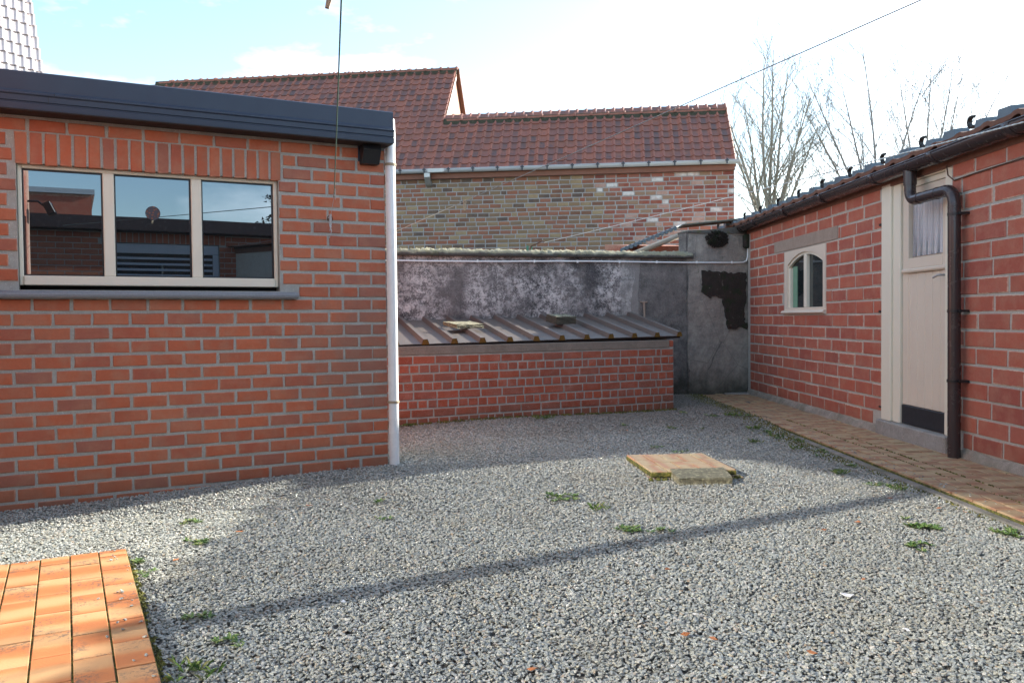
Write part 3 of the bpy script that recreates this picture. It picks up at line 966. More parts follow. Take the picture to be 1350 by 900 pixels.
# window
win = MB(); x0, x1, z0, z1 = WIN
win.box(x0+.003, x1-.003, .10, .105, z0-.02, z1-.003, FA)
wo = win.obj('window', M['darkroom'], outb)
def bar(name, a, c, d, e, y0, y1, parent, mat=M['cream'], Fm=FA, bv=.004):
    bb = MB(); bb.bbox(a, c, y0, y1, d, e, bv, Fm); return bb.obj(name, mat, parent)
zb, zt = z0+.003, z1-.004
bar('frame', x0+.002, x0+.024, zb, zt, .030, .095, wo)
bar('frame', x1-.026, x1-.002, zb, zt, .030, .095, wo)
bar('frame', x0+.024, x1-.026, zt-.022, zt, .030, .095, wo)
bar('frame', x0+.0245, x1-.0265, zb, zb+.054, .016, .095, wo)
bar('mullion', -1.724, -1.663, zb+.0545, zt-.0225, .030, .095, wo)
bar('mullion', -1.236, -1.175, zb+.0545, zt-.0225, .030, .095, wo)
for (a, c) in ((-2.134, -1.724), (-1.663, -1.236), (-1.175, -.738)):
    # dark rubber rim, inner casement bead, pane
    bb = MB()
    a2, c2, d2, e2 = a+.0005, c-.0005, zb+.055, zt-.0225
    for (p, q, u, w) in ((a2, a2+.008, d2, e2), (c2-.008, c2, d2, e2), (a2+.008, c2-.008, d2, d2+.008), (a2+.008, c2-.008, e2-.008, e2)):
        bb.box(p, q, .045, .06, u, w, FA)
    bb.obj('seal', M['black'], wo)
    bb = MB(); bb.add([FA @ Vector(p) for p in ((a2, .056, d2), (c2, .056, d2), (c2, .056, e2), (a2, .056, e2))], [(0, 1, 2, 3)])
    bb.add([FA @ Vector(p) for p in ((a2, .062, d2), (a2, .062, e2), (c2, .062, e2), (c2, .062, d2))], [(0, 1, 2, 3)])
    bb.obj('pane', M['glassA'], wo, recalc=False)
# round ornament stuck to the middle pane
t = NT('round_window_ornament')
t.color(t.ramp(t.voro(60), [(.2, (.22, .07, .03)), (.45, (.035, .04, .055)), (.7, (.05, .045, .06))])); t.rough(.5)
bb = MB()
cc = (-1.452, 1.655)
for q, rr_ in enumerate((.042,)):
    ring = [(cc[0] + rr_*math.cos(2*math.pi*i/28), .0515, cc[1] + rr_*math.sin(2*math.pi*i/28)) for i in range(28)]
    ring2 = [(p[0], .0545, p[2]) for p in ring]
    V = [FA @ Vector(p) for p in ring] + [FA @ Vector(p) for p in ring2]
    bb.add(V, [tuple(range(28)), tuple(range(55, 27, -1))] + [(i, (i+1) % 28, 28+(i+1) % 28, 28+i) for i in range(28)])
bb.obj('ornament', t.mat, wo)
# sill
bb = MB()
prof = [(.10, 1.137), (-.050, 1.137), (-.060, 1.146), (-.063, 1.158), (-.058, 1.170), (-.046, 1.178), (.03, 1.184), (.098, 1.185)]
bb.prism(prof, -2.262, -.608, FA, smooth=False); bb.obj('window_sill', M['bluestone'], outb)
# overflow spout box
bb = MB()
bb.prism([(0, 2.168), (-.085, 2.166), (-.105, 2.125), (-.060, 2.035), (0, 2.035)], -.175, -.055, FA)
sp = bb.obj('overflow_spout', M['black'], outb)
bb = MB(); bb.box(-.185, -.045, -.006, .0, 2.025, 2.166, FA); bb.obj('spout_plate', M['fascia'], sp)
# white downpipe at the corner
bb = MB()
pp = [FA @ Vector(p) for p in ((.040, -.012, -.10), (.040, -.012, 1.2), (.040, -.010, 2.15), (.050, .01, 2.25), (.050, .02, 2.36))]
bb.tube(pp, .0345, 20); dp = bb.obj('downpipe', M['whitepvc'], outb)
for z in (.435, 2.05):
    bb = MB(); c0 = FA @ Vector((.040, -.012, z-.008)); c1 = FA @ Vector((.040, -.012, z+.008))
    bb.tube([c0, c1], .0395, 20); bb.obj('pipe_clamp', M['wood'], dp)
# iron ring bolt in wall
bb = MB(); hk = FA @ Vector((-.395, -.006, 1.66))
bb.tube([hk, FA @ Vector((-.395, -.05, 1.66))], .006, 8)
bb.tube([FA @ Vector((-.395 + .018*math.cos(a), -.055, 1.66 + .018*math.sin(a))) for a in np.linspace(0, 6.283, 13)], .003, 6, caps=False)
bb.obj('ring_bolt', M['iron'], outb)

# ------------------------------------------------------------------ house wing with sliding glass doors (left of the frame; its glass throws the sun back on to the yard)
wing = thing('house_wing', (-3.3, 3, 0), 'house wing with two large sliding glass doors beside the orange patio', 'house')
opsW = [(.25, 4.45, .05, 2.12)]
wall_core(FW, 0, 5.4, -.15, 2.75, .0, .25, opsW, 'wall', M['brickC'], wing)
bb = MB(); bb.box(0, 5.4, .2501, 3.2, -.15, .0, FW); bb.box(0, 5.4, 2.6, 3.2, .001, 2.75, FW); bb.box(0, .24, .251, 2.6, .001, 2.75, FW)
bb.obj('rear_wall', M['brickC'], wing)
bb = MB(); bb.box(-.05, 5.4, -.12, 3.25, 2.752, 2.95, FW); bb.obj('roof', M['fascia'], wing)
dr = bar('door_frame', .252, 4.448, .052, .09, .05, .13, wing, M['gutterF'], FW)
bar('frame', .252, 4.448, 2.08, 2.118, .05, .13, dr, M['gutterF'], FW)
bar('frame', .252, .295, .0905, 2.079, .05, .13, dr, M['gutterF'], FW)
bar('frame', 4.405, 4.448, .0905, 2.079, .05, .13, dr, M['gutterF'], FW)
bar('mullion', 2.415, 2.565, .0905, 2.079, .05, .13, dr, M['gutterF'], FW)
for a, c in ((.296, 2.414), (2.566, 4.404)):
    bb = MB(); bb.add([FW @ Vector(p) for p in ((a, .07, .091), (c, .07, .091), (c, .07, 2.078), (a, .07, 2.078))], [(0, 1, 2, 3)])
    bb.add([FW @ Vector(p) for p in ((a, .085, .091), (a, .085, 2.078), (c, .085, 2.078), (c, .085, .091))], [(0, 1, 2, 3)])
    bb.obj('pane', M['glassW'], dr, recalc=False)
lampt = thing('flood_light', tuple(FW @ Vector((.13, -.05, 2.3))), 'black floodlight on a bracket at the end of the house wing', 'lamp')
bb = MB(); bb.tube([FW @ Vector((.13, 0, 2.3)), FW @ Vector((.13, -.10, 2.3)), FW @ Vector((.13, -.15, 2.26))], .012, 8); bb.obj('bracket', M['black'], lampt)
bb = MB(); bb.bbox(-.09, .09, -.05, .03, -.07, .07, .008, FW @ Matrix.Translation((.13, -.2, 2.22)) @ Matrix.Rotation(R(-25), 4, 'X')); bb.obj('lamp_housing', M['black'], lampt)
bb = MB(); bb.box(-.075, .075, -.053, -.0505, -.055, .055, FW @ Matrix.Translation((.13, -.2, 2.22)) @ Matrix.Rotation(R(-25), 4, 'X')); bb.obj('lamp_glass', M['glassA'], lampt)

# ------------------------------------------------------------------ building behind the camera (mirrored in the window)
opp = thing('brick_annex', (3, -2, 0), 'red brick annex with a grey shuttered window facing the yard, seen mirrored in the window', 'building')
# here local x runs away to the left of the mirrored picture; s from -5 .. 8
opsD = [(-.15, 1.40, .9, 2.17)]
wl = wall_core(FD, -4.5, 6.5, -.15, 2.325, 0, .25, opsD, 'wall', M['mortarA'], opp)
mbD = MB()
rr = random.Random(5)
k = 0; z = .35
while z < 2.25:
    s = -4.4 + (.11 if k % 2 else 0)
    while s < 6.4:
        for (p, q) in cut(s, s+.208, z, z+.068, opsD + [(-.25, 1.5, 2.17, 2.35)]):
            mbD.box(p, q, -.006, .01, z, z+.068, FD)
        s += .22
    z += .082; k += 1
for i in range(21): mbD.box(-.24+i*.0825, -.24+i*.0825+.068, -.006, .01, 2.175, 2.32, FD)
o = mbD.obj('brick_run', M['brickD'], wl); o['kind'] = 'stuff'
bb = MB(); bb.box(-4.6, 6.6, -.16, 4, 2.33, 2.50, FD); bb.obj('roof', M['soffit'], opp)
bb = MB(); bb.box(-4.6, 6.6, -.2, -.163, 2.34, 2.53, FD); bb.obj('gutter_board', M['brownpvc'], opp)
sh = bar('shuttered_window', -.145, 1.395, .905, 2.165, .06, .12, opp, M['glassD'], FD)
for (a, c, d, e) in ((-.145, 1.395, 2.02, 2.165), (-.145, -.06, .905, 2.019), (1.31, 1.395, .905, 2.019)):
    bar('frame', a, c, d, e, .02, .058, sh, M['gutterF'], FD)
for i in range(7): bar('slat', -.055, 1.305, 1.93 - i*.085, 1.965 - i*.085, .03, .055, sh, M['gutterF'], FD, .003)
bb = MB(); bb.box(1.55, 6.5, 2.6, 6, 2.51, 3.2, FD); bb.obj('upper_wall', M['brickC'], opp)
bb = MB(); bb.box(1.50, 6.55, 2.55, 6.05, 3.202, 3.29, FD); bb.obj('upper_coping', M['gutterF'], opp)
bb = MB(); bb.box(-4.5, 6.5, 4.0, 4.25, -.15, 2.32, FD); bb.box(-4.5, -4.25, .26, 3.99, -.15, 2.32, FD); bb.box(6.25, 6.5, .26, 3.99, -.15, 2.32, FD); bb.obj('rear_wall', M['brickC'], opp)

# ------------------------------------------------------------------ B: coal bunker
bun = thing('coal_bunker', (.3, 8.8, 0), 'low red brick bunker with a sloping brown ribbed sheet roof against the grey wall', 'bunker')
wallB = wall_core(FB, -4.2, 0, -.15, .752, 0, .12, [], 'wall', M['mortarB'], bun)
bb = MB(); bb.box(-.12, 0, .121, 1.45, -.15, .80, FB); bb.obj('side_wall', M['mortarB'], bun)
Hb = .0665
rows = []
rb = random.Random(21)
for i in range(9):
    zc = .660 - .0815 * i - Hb/2 - .004 + .0
    segs = []
    s = -.002
    seg_i = 0
    if i % 2 == 0:
        lens = [.152, .052] + [.213]*20 if i % 4 == 0 else [.145, .09] + [.213]*20
    else:
        lens = [.088]*60
    for k_, L in enumerate(lens):
        LL = L + (rb.uniform(-.008, .008) if k_ > 2 else 0)
        if i % 2 and rb.random() < .06: LL = .055
        segs.append((s - LL, s)); s -= LL + .0125
        if s < -4.1: break
    rows.append((zc, segs))
lay_bricks(FB, wallB, rows, [], lambda s, z: M['brickB'], Hb, rr=rb, limit=299, stuff_mat=M['brickD'], jrot=.5, order=lambda t: -t[0])
bb = MB(); bb.bbox(-4.2, -.056, -.010, .001, .672, .750, .003, FB); bb.obj('cement_band', M['band'], bun)
o = bpy.data.objects.new('brick', brick_mesh(.05, .0665, .02, M['brickB'], 1)); COL.objects.link(o); inv_place(o, wallB, FB @ Matrix.Translation((-.027, -.006, .713)))
# ribbed sheet: measured eaves / top edge
Fr0, Fr1 = Vector((1.79, 8.93, .795)), Vector((-.80, 7.67, .770))
Bk0, Bk1 = Vector((1.451, 10.35, 1.020)), Vector((-1.291, 9.615, .985))
dF = (Fr1-Fr0)/10; dB = (Bk1-Bk0)/10
prof = []      # (u in rib units, height)
for i in range(15):
    for du, h in ((-.15, 0), (-.095, .044), (.055, .044), (.11, 0)):
        prof.append((i + du, h))
    prof += [(i+.35, 0.002), (i+.62, 0.002)]
bb = MB()
topv = []; botv = []
nn = Vector((0, 0, 1))
NS = 2
def rp(u, h, side): 
    P_ = (Fr0 + dF*u) if side == 0 else (Bk0 + dB*u)
    return P_ + nn*h
V = []
for side_ in (0, 1):
    for u, h in prof: V.append(rp(u, h, side_))
for side_ in (0, 1):
    for u, h in prof: V.append(rp(u, h-.004, side_))
n = len(prof)
F_ = []
for i in range(n-1):
    F_.append((i, i+1, n+i+1, n+i)); F_.append((2*n+i, 3*n+i, 3*n+i+1, 2*n+i+1)); F_.append((i, 2*n+i, 2*n+i+1, i+1))
F_.append((0, n, 3*n, 2*n))
bb.add(V, F_); rf = bb.obj('roof', M['sheet'], bun)
for i in range(14):
    bb = MB()
    c = [rp(i-.145, -.004, 0), rp(i-.090, .040, 0), rp(i+.050, .040, 0), rp(i+.105, -.004, 0)]
    dirv = (Bk0-Fr0).normalized()
    f0 = [p - dirv*.004 + Vector((0, 0, rnd.uniform(-.003, .001))) for p in c]; f1 = [p + dirv*.02 for p in c]
    bb.add(f0+f1, [(3, 2, 1, 0), (4, 5, 6, 7), (0, 1, 5, 4), (1, 2, 6, 5), (2, 3, 7, 6), (3, 0, 4, 7)])
    bb.obj('rib_filler', M['lichen'], rf)
bb = MB()
bb.tube([Fr0 + dF*(-.05) + Vector((0, .03, -.016)), Fr0 + dF*6 + Vector((0, .03, -.016)), Fr0 + dF*13.9 + Vector((0, .03, -.016))], .010, 5)
bb.obj('eave_batten', M['soffit'], rf)
# stones holding the sheet down
def slab_obj(name, w, d, h, Mx, mat, label, cat, seed, group=None, chip=.12):
    rr = random.Random(seed)
    bm = bmesh.new()
    bmesh.ops.create_cube(bm, size=1)
    bmesh.ops.subdivide_edges(bm, edges=bm.edges, cuts=4, use_grid_fill=True)
    for v in bm.verts:
        v.co.x *= w; v.co.y *= d; v.co.z *= h
        e = max(abs(v.co.x)/(w/2), abs(v.co.y)/(d/2))
        k = .0025 + (chip * .035 if e > .95 else 0)
        v.co.x *= 1 + .10*mn.noise(Vector((v.co.y*6, seed, 0))); v.co.y *= 1 + .12*mn.noise(Vector((v.co.x*6, seed+5, 0)))
        v.co += Vector((rr.uniform(-1, 1)*k, rr.uniform(-1, 1)*k, rr.uniform(-1, 1)*.0022))
    me = bpy.data.meshes.new(name); bm.to_mesh(me); bm.free(); me.materials.append(mat)
    for p in me.polygons: p.use_smooth = False
    o = bpy.data.objects.new(name, me); COL.objects.link(o); o.matrix_world = Mx
    return tag(o, label, cat, group)
def roofpt(u, v, h=0):
    return (Fr0 + dF*u).lerp(Bk0 + dB*u, v) + Vector((0, 0, h))
p = roofpt(8.1, .42, .070)
slab_obj('stone_slab', .34, .25, .042, Matrix.Translation(p) @ Matrix.Rotation(R(38), 4, 'Z') @ Matrix.Rotation(R(7), 4, 'X'), M['stone'], 'thin broken lichen-covered slab lying on the left of the bunker roof', 'stone', 4, chip=.12)
p = roofpt(4.0, .52, .085)
slab_obj('stone_block', .25, .23, .082, Matrix.Translation(p) @ Matrix.Rotation(R(28), 4, 'Z') @ Matrix.Rotation(R(8), 4, 'X'), M['darkstone'], 'thick dark stone block with pale moss on top in the middle of the bunker roof', 'stone', 6, chip=.05)
mk = [FB @ Vector((x, -.03, gz(*(FB @ Vector((x, -.03, 0))).xy) + .0)) for x in np.linspace(-3.2, 0, 9)]
moss_strip('moss', mk, .05, .024, None, 9, 15000, 'dark green moss along the foot of the bunker wall')

# ------------------------------------------------------------------ grey garden wall
gw = thing('garden_wall', (.9, 10.3, 0), 'weathered grey rendered garden wall with a rounded mossy coping', 'wall')
def lumpy_panel(F, poly_fn, s0, s1, z0, z1, y0, thick, name, mat, parent, amp=.012, step=.06, seed=2, smooth=True):
    """front face displaced a little so the render is not dead flat"""
    from mathutils import noise as mn
    ns = max(2, int((s1-s0)/step)); nz_ = max(2, int((z1-z0)/step))
    V = []; Fc = []
    for j in range(nz_+1):
        for i in range(ns+1):
            s = s0 + (s1-s0)*i/ns; z = z0 + (z1-z0)*j/nz_
            dd = mn.noise(Vector((s*1.7, z*1.7, seed)))*amp + mn.noise(Vector((s*7, z*7, seed+4)))*amp*.4
            V.append(F @ Vector((s, y0 + dd, z)))
    for j in range(nz_):
        for i in range(ns):
            a = j*(ns+1)+i; Fc.append((a, a+1, a+ns+2, a+ns+1))
    bb = MB(); bb.add(V, Fc, smooth=True)
    bb.box(s0, s1, y0+amp*1.6, y0+thick, z0, z1, F)
    return bb
bb = lumpy_panel(FG, None, -6.0, -.87, -.15, 1.735, 0, .22, 'face', M['render'], gw)
def local_obj(bb, name, mat, parent, F):
    """store vertices in the wall's own frame so object coordinates run along the wall"""
    Fi = F.inverted()
    bb.v = [tuple(Fi @ Vector(p)) for p in bb.v]
    return bb.obj(name, mat, parent, F, recalc=False)
local_obj(bb, 'render_face', M['render'], gw, FG)
bb = lumpy_panel(FG, None, -.868, .0, -.15, 2.06, -.012, .24, 'face', M['render'], gw, amp=.016, seed=8)
pier = local_obj(bb, 'render_pier', M['render'], gw, FG)
# sloping top of pier up to the shed eave
bb = MB(); bb.prism([(-.015, 0), (.24, 0), (.24, .02), (-.015, .02)], -.868, 0, FG @ Matrix.Translation((0, 0, 2.062)))
V = []
bb = MB()
for (a, h) in ((-.868, 2.085), (-.60, 2.10), (-.3, 2.13), (0, 2.17)): V.append((a, h))
for i in range(3):
    a0, h0 = V[i]; a1, h1 = V[i+1]
    P8 = [(a0, -.03, 2.058), (a1, -.03, 2.058), (a1, .26, 2.058), (a0, .26, 2.058), (a0, -.03, h0), (a1, -.03, h1), (a1, .26, h1), (a0, .26, h0)]
    bb.add([FG @ Vector(p) for p in P8], [(0,3,2,1),(4,5,6,7),(0,1,5,4),(1,2,6,5),(2,3,7,6),(3,0,4,7)])
local_obj(bb, 'pier_cap', M['coping'], gw, FG)
# coping: rounded, rough
cp = [(-.045, 1.735), (-.052, 1.765), (-.035, 1.795), (.0, 1.815), (.07, 1.825), (.15, 1.815), (.22, 1.79), (.26, 1.76), (.26, 1.735)]
from mathutils import noise as mn
V = []; Fc = []
ns = 340
for i in range(ns+1):
    s = -6.0 + (6.0-.80)*i/ns
    for (y, z) in cp:
        d = mn.noise(Vector((s*9, y*14, z*14)))*.020 + mn.noise(Vector((s*41, y*40, z*40)))*.024
        V.append(FG @ Vector((s, y + d*.6, z + (d if z > 1.74 else 0))))
m_ = len(cp)
for i in range(ns):
    for j in range(m_):
        j2 = (j+1) % m_
        Fc.append((i*m_+j, i*m_+j2, (i+1)*m_+j2, (i+1)*m_+j))
Fc.append(tuple((ns)*m_+j for j in range(m_)))
bb = MB(); bb.add(V, Fc, smooth=True)
local_obj(bb, 'coping', M['coping'], gw, FG)
# T-shaped hole in the render that bares dark masonry
poly = [(-.665, 1.585), (-.045, 1.545), (-.050, 1.18), (-.085, 1.10), (-.060, .92), (-.02, .905), (-.035, .845), (-.30, .845), (-.335, .99), (-.36, 1.10), (-.385, 1.235), (-.47, 1.26), (-.56, 1.245), (-.665, 1.295)]
rr = random.Random(3)
dense = []
for i in range(len(poly)):
    a = Vector(poly[i]); c = Vector(poly[(i+1) % len(poly)])
    k = max(2, int((c-a).length/.035))
    for j in range(k):
        q = a.lerp(c, j/k); dense.append((q.x + rr.uniform(-.016, .016), q.y + rr.uniform(-.016, .016)))
bm = bmesh.new()
vsf = [bm.verts.new((s, -.0345, z)) for s, z in dense]
vsb = [bm.verts.new((s, -.010, z)) for s, z in dense]
bm.faces.new(vsf)
for i in range(len(vsf)):
    j = (i+1) % len(vsf); bm.faces.new((vsf[i], vsb[i], vsb[j], vsf[j]))
bmesh.ops.recalc_face_normals(bm, faces=bm.faces)
me = bpy.data.meshes.new('bared_masonry'); bm.to_mesh(me); bm.free(); me.materials.append(M['darkpatch'])
o = bpy.data.objects.new('bared_masonry', me); COL.objects.link(o); inv_place(o, gw, FG)
# moss tuft near the eave and stub pipe
bb = MB()
rr = random.Random(12)
for i in range(420):
    a = rr.random()*6.283; q = math.sqrt(rr.random())
    s = -.46 + .16*q*math.cos(a); z = 1.985 + .105*q*math.sin(a)
    r_ = rr.uniform(.008, .022)
    c = Vector((s, -.03 - rr.uniform(0, .03)*(1-q), z))
    V = [FG @ (c + Vector((r_*math.cos(t_), 0.004, r_*math.sin(t_)))) for t_ in (0, 2.1, 4.2)] + [FG @ (c + Vector((rr.uniform(-.01, .01), -.03, rr.uniform(-.01, .01))))]
    bb.add(V, [(0, 1, 3), (1, 2, 3), (2, 0, 3)])
o = bb.obj('moss_tuft', M['darkpatch'], gw, recalc=False); o['kind'] = 'stuff'
bb = MB(); bb.tube([FG @ Vector(p) for p in ((-1.47, -.03, .93), (-1.47, -.03, 1.18))], .014, 8); bb.tube([FG @ Vector(p) for p in ((-1.52, -.025, 1.185), (-1.43, -.025, 1.185))], .010, 6)
bb.obj('stub_pipe', M['lintel'], gw)
# conduit under the coping
bb = MB()
pts_ = [FG @ Vector((s, -.035, 1.688 + .0045*math.sin(s*2.1) + (s+6)*.0022*0 + .003*s)) for s in np.linspace(-5.6, -.16, 26)]
pts_ += [FG @ Vector(p) for p in ((-.09, -.035, 1.69), (-.045, -.04, 1.71), (-.03, -.045, 1.76), (-.028, -.05, 2.02))]
bb.tube(pts_, .0095, 8); cd = bb.obj('conduit', M['whitepvc'], gw)
for s in (-3.6, -2.9, -2.35, -1.8, -1.3, -.75, -.25):
    bb = MB(); bb.box(s-.008, s+.008, -.047, -.02, 1.672 + .003*s, 1.704+.003*s, FG); bb.obj('conduit_clip', M['whitepvc'], cd)
bb = MB(); bb.bbox(-.105, .0, -.11, -.03, 1.87, 2.05, .02, FG); bb.obj('eave_bracket', M['darkpatch'], gw)
# green post with rusty hook behind the coping
gp = thing('line_post', tuple(FG @ Vector((-2.87, .30, 1.0))), 'short green metal post with a rusty hook behind the grey wall', 'post')
bb = MB(); 
for ds in (-.028, .022): bb.box(-2.87+ds, -2.87+ds+.016, .27, .31, 0, 1.895, FG)
bb.obj('post', M['greenmetal'], gp)
bb = MB(); bb.tube([FG @ Vector(p) for p in ((-2.865, .27, 1.80), (-2.86, .24, 1.885), (-2.80, .22, 1.91), (-2.72, .21, 1.95), (-2.69, .21, 1.94))], .008, 6); bb.obj('hook', M['iron'], gp)

# ------------------------------------------------------------------ lean-to behind the wall
lt = thing('lean_to_shed', (2, 11.8, 0), 'little lean-to behind the grey wall with a cream half-round gutter and corrugated roof edge', 'shed')
bb = MB(); bb.prism([(0, 0), (1.6, 0), (1.6, 2.14), (0, 1.98)], 0, 0.9, frame(1.75, 11.55, 80)); bb.obj('wall', M['brickC'], lt)
g0, g1 = Vector((1.55, 11.20, 1.845)), Vector((2.33, 11.25, 2.155))
def half_gutter(mb, a, c, r, n=10, th=.004):
    d = (c-a).normalized(); h = Vector((0, 0, 1)).cross(d).normalized(); u = d.cross(h).normalized()
    V = []
    for P_ in (a, c):
        for rad in (r, r-th):
            for k in range(n+1):
                t_ = math.pi + math.pi*k/n
                V.append(P_ + h*rad*math.cos(t_) + u*rad*math.sin(t_))
    m = n+1; Fc = []
    for k in range(n):
        Fc += [(k, k+1, 2*m+k+1, 2*m+k), (m+k, 3*m+k, 3*m+k+1, m+k+1), (k, m+k, m+k+1, k+1), (2*m+k, 2*m+k+1, 3*m+k+1, 3*m+k)]
    Fc += [(0, 2*m, 3*m, m), (n, m+n, 3*m+n, 2*m+n)]
    mb.add(V, Fc, smooth=True)
    return h, u
bb = MB(); h_, u_ = half_gutter(bb, g0, g1, .075)
# closed end
V = [g1 + h_*.075*math.cos(math.pi+math.pi*k/10) + u_*.075*math.sin(math.pi+math.pi*k/10) for k in range(11)]
bb.add(V, [tuple(range(11))]); bb.obj('gutter', M['creamgutter'], lt)
bb = MB()
dd = (g1-g0); nn_ = 13
for i in range(nn_):
    p0 = g0 + dd*(i/nn_) + Vector((-.06, .03, .055)); p1 = p0 + Vector((.25, .9, .12))
    bb.tube([p0, p1], .030, 8)
bb.obj('roof', M['bluetile'], lt)
bb = MB()
for i in range(6):
    p0 = Vector((2.36, 11.2, 2.225)) + Vector((.13, .0, .012))*i
    bb.bbox(-.066, .066, -.06, .3, -.012, .012, .004, Matrix.Translation(p0) @ Matrix.Rotation(R(-5), 4, 'Y'))
bb.obj('verge_tiles', M['coping'], lt)

# ------------------------------------------------------------------ C: shed on the right
shed = thing('brick_shed', (3.6, 7, 0), 'long low red block shed on the right with a cream door and arched window', 'shed')
CW = (1.275, 2.46, 1.02, 1.715)
CDr = (3.665, 4.735, .115, 2.30)
wallC = wall_core(FC, -.1, 12.2, -.15, 2.10, 0, .20, [CW, CDr], 'wall', M['mortarC'], shed)
rows = []
rc = random.Random(31)
z0_ = .0585
Hc = .1025
for i in range(17):
    zc = z0_ + .1185*i + .1185/2
    s = .01 - (.17 if i % 2 else 0)
    segs = []
    while s < 9.0:
        L = .333 + rc.uniform(-.006, .006)
        if rc.random() < .03: L = .12
        a = max(s, .012)
        if s + L > a + .03: segs.append((a, s+L))
        s += L + .0165
    rows.append((zc, segs))
opsC = [(CW[0]-.012, CW[1]+.012, CW[2]-.02, CW[3]+.01), (CW[0]-.34, CW[1]+.30, 1.712, 1.855), (CDr[0]-.004, CDr[1]+.012, 0, 2.4), (-1, 20, 2.095, 3), (3.5, 4.9, -1, .12)]
lay_bricks(FC, wallC, rows, opsC, lambda s, z: M['brickC'], Hc, rr=rc, limit=299, stuff_mat=M['brickC'], order=lambda t: t[0])
bb = MB(); bb.bbox(CW[0]-.335, CW[1]+.29, -.008, .05, 1.722, 1.850, .003, FC); bb.obj('lintel', M['lintel'], shed)
bb = MB()
# rough mortar foot
V = []; Fc = []
ns = 90
for i in range(ns+1):
    s = -.05 + 9.2*i/ns
    for (y, z) in ((-.045, -.02), (-.030, .015), (-.014, .045), (.01, .062)):
        V.append(FC @ Vector((s, y + mn.noise(Vector((s*6, y*30, 1)))*.012, z + mn.noise(Vector((s*5, z*10, 7)))*.022*(1 if z > 0 else 0))))
for i in range(ns):
    for j in range(3): Fc.append((i*4+j, (i+1)*4+j, (i+1)*4+j+1, i*4+j+1))
bb.add(V, Fc, smooth=True); bb.obj('mortar_foot', M['foot'], shed, recalc=False)
# shed body and roof
bb = MB(); bb.box(-1.3, 12.2, 2.8, 3.0, -.15, 2.5, FC); bb.box(12.0, 12.2, .22, 2.8, -.15, 2.3, FC); bb.box(-1.3, -.12, .02, 2.8, -.15, 2.07, FC); bb.obj('rear_wall', M['mortarC'], shed)
bb = MB(); bb.prism([(-.02, 2.125), (3.3, 2.47), (3.3, 2.49), (-.02, 2.145)], -1.3, 12.3, FC); bb.obj('roof_deck', M['soffit'], shed)
# rafters / fascia board
bb = MB(); bb.box(-1.3, 12.3, -.012, .012, 2.05, 2.124, FC); bb.obj('wall_plate', M['tilebrown'], shed)
rfC = thing('x', (0, 0, 0), None, None) if False else None
# pantiles with turned-up rolls along the eave
def tileC(roll):
    bb = MB()
    # local: x along the eave, y up the slope
    prof = [(-.155, .0), (-.12, .004), (-.02, .002), (.06, .006), (.10, .018), (.14, .020), (.165, .010)]
    n = len(prof)
    V = [Vector((x, 0, z)) for x, z in prof] + [Vector((x, .42, z)) for x, z in prof] + [Vector((x, 0, z-.030)) for x, z in prof] + [Vector((x, .42, z-.014)) for x, z in prof]
    Fc = []
    for i in range(n-1):
        Fc += [(i, i+1, n+i+1, n+i), (2*n+i, 3*n+i, 3*n+i+1, 2*n+i+1), (i, 2*n+i, 2*n+i+1, i+1)]
    Fc += [(0, n, 3*n, 2*n), (n-1, 3*n-1, 4*n-1, 2*n-1)]
    bb.add(V, Fc, 1)
    # standing wedge of the blue-grey tile
    a, h = (.055, .052) if roll else (.080, .060)
    P8 = [(-a, .0, 0), (a, 0, 0), (a, .11, 0), (-a, .11, 0), (-a*.85, .008, h), (a*.8, .008, h*.9), (a*.8, .11, h*.9), (-a*.85, .11, h)]
    x0_ = .05 if roll else .0
    bb.add([Vector((p[0]+x0_, p[1], p[2]+.004)) for p in P8], [(0,3,2,1),(4,5,6,7),(0,1,5,4),(1,2,6,5),(2,3,7,6),(3,0,4,7)], 0)
    if roll:
        c0_ = Vector((-.060, .01, .056)); ro, ri = .043, .029
        V = []
        angs = np.linspace(R(62), R(318), 15)
        for k, a_ in enumerate(angs):
            ro_ = ro*(1 + (.12 if k == 0 else 0))
            for (rd, yy) in ((ro_, 0), (ri, 0), (ro_, .03), (ri, .03)):
                V.append(c0_ + Vector((rd*math.cos(a_), yy, rd*math.sin(a_))))
        Fc = []
        for k in range(len(angs)-1):
            a = 4*k; c = a+4
            Fc += [(a, c, c+1, a+1), (a+2, a+3, c+3, c+2), (a, a+2, c+2, c), (a+1, c+1, c+3, a+3)]
        Fc += [(0, 1, 3, 2), (len(V)-4, len(V)-2, len(V)-1, len(V)-3)]
        bb.add(V, Fc, 2)
    return bb.mesh('tile', [M['bluetile'], M['tilebrown'], M['black']])
tm = [tileC(True), tileC(False)]
roofC = MB(); roofC.prism([(-.035, 2.150), (3.3, 2.503), (3.3, 2.508), (-.035, 2.156)], -1.3, 12.3, FC)
rfo = roofC.obj('roof', M['tilebrown'], shed)
slope = math.atan2(.345, 3.3)
rt = random.Random(2)
for i in range(42):
    s = .735 - 6*.3175 + i*.3175
    if s > 8.2: break
    for row in range(2):
        y = -.095 + row*.36
        Mx = FC @ Matrix.Translation((s, y, 2.212 + row*.36*math.tan(slope) + row*.0)) @ Matrix.Rotation(slope, 4, 'X') @ Matrix.Rotation(R(rt.uniform(-1, 1)), 4, 'Z')
        if row == 0 or i % 1 == 0:
            o = bpy.data.objects.new('tile', tm[0 if (row == 0 and i % 2 == 0) else 1]); COL.objects.link(o); inv_place(o, rfo, Mx)
bb = MB(); bb.box(-1.3, 12.3, -.100, -.03, 2.150, 2.166, FC); bb.obj('eave_board', M['tilebrown'], rfo)
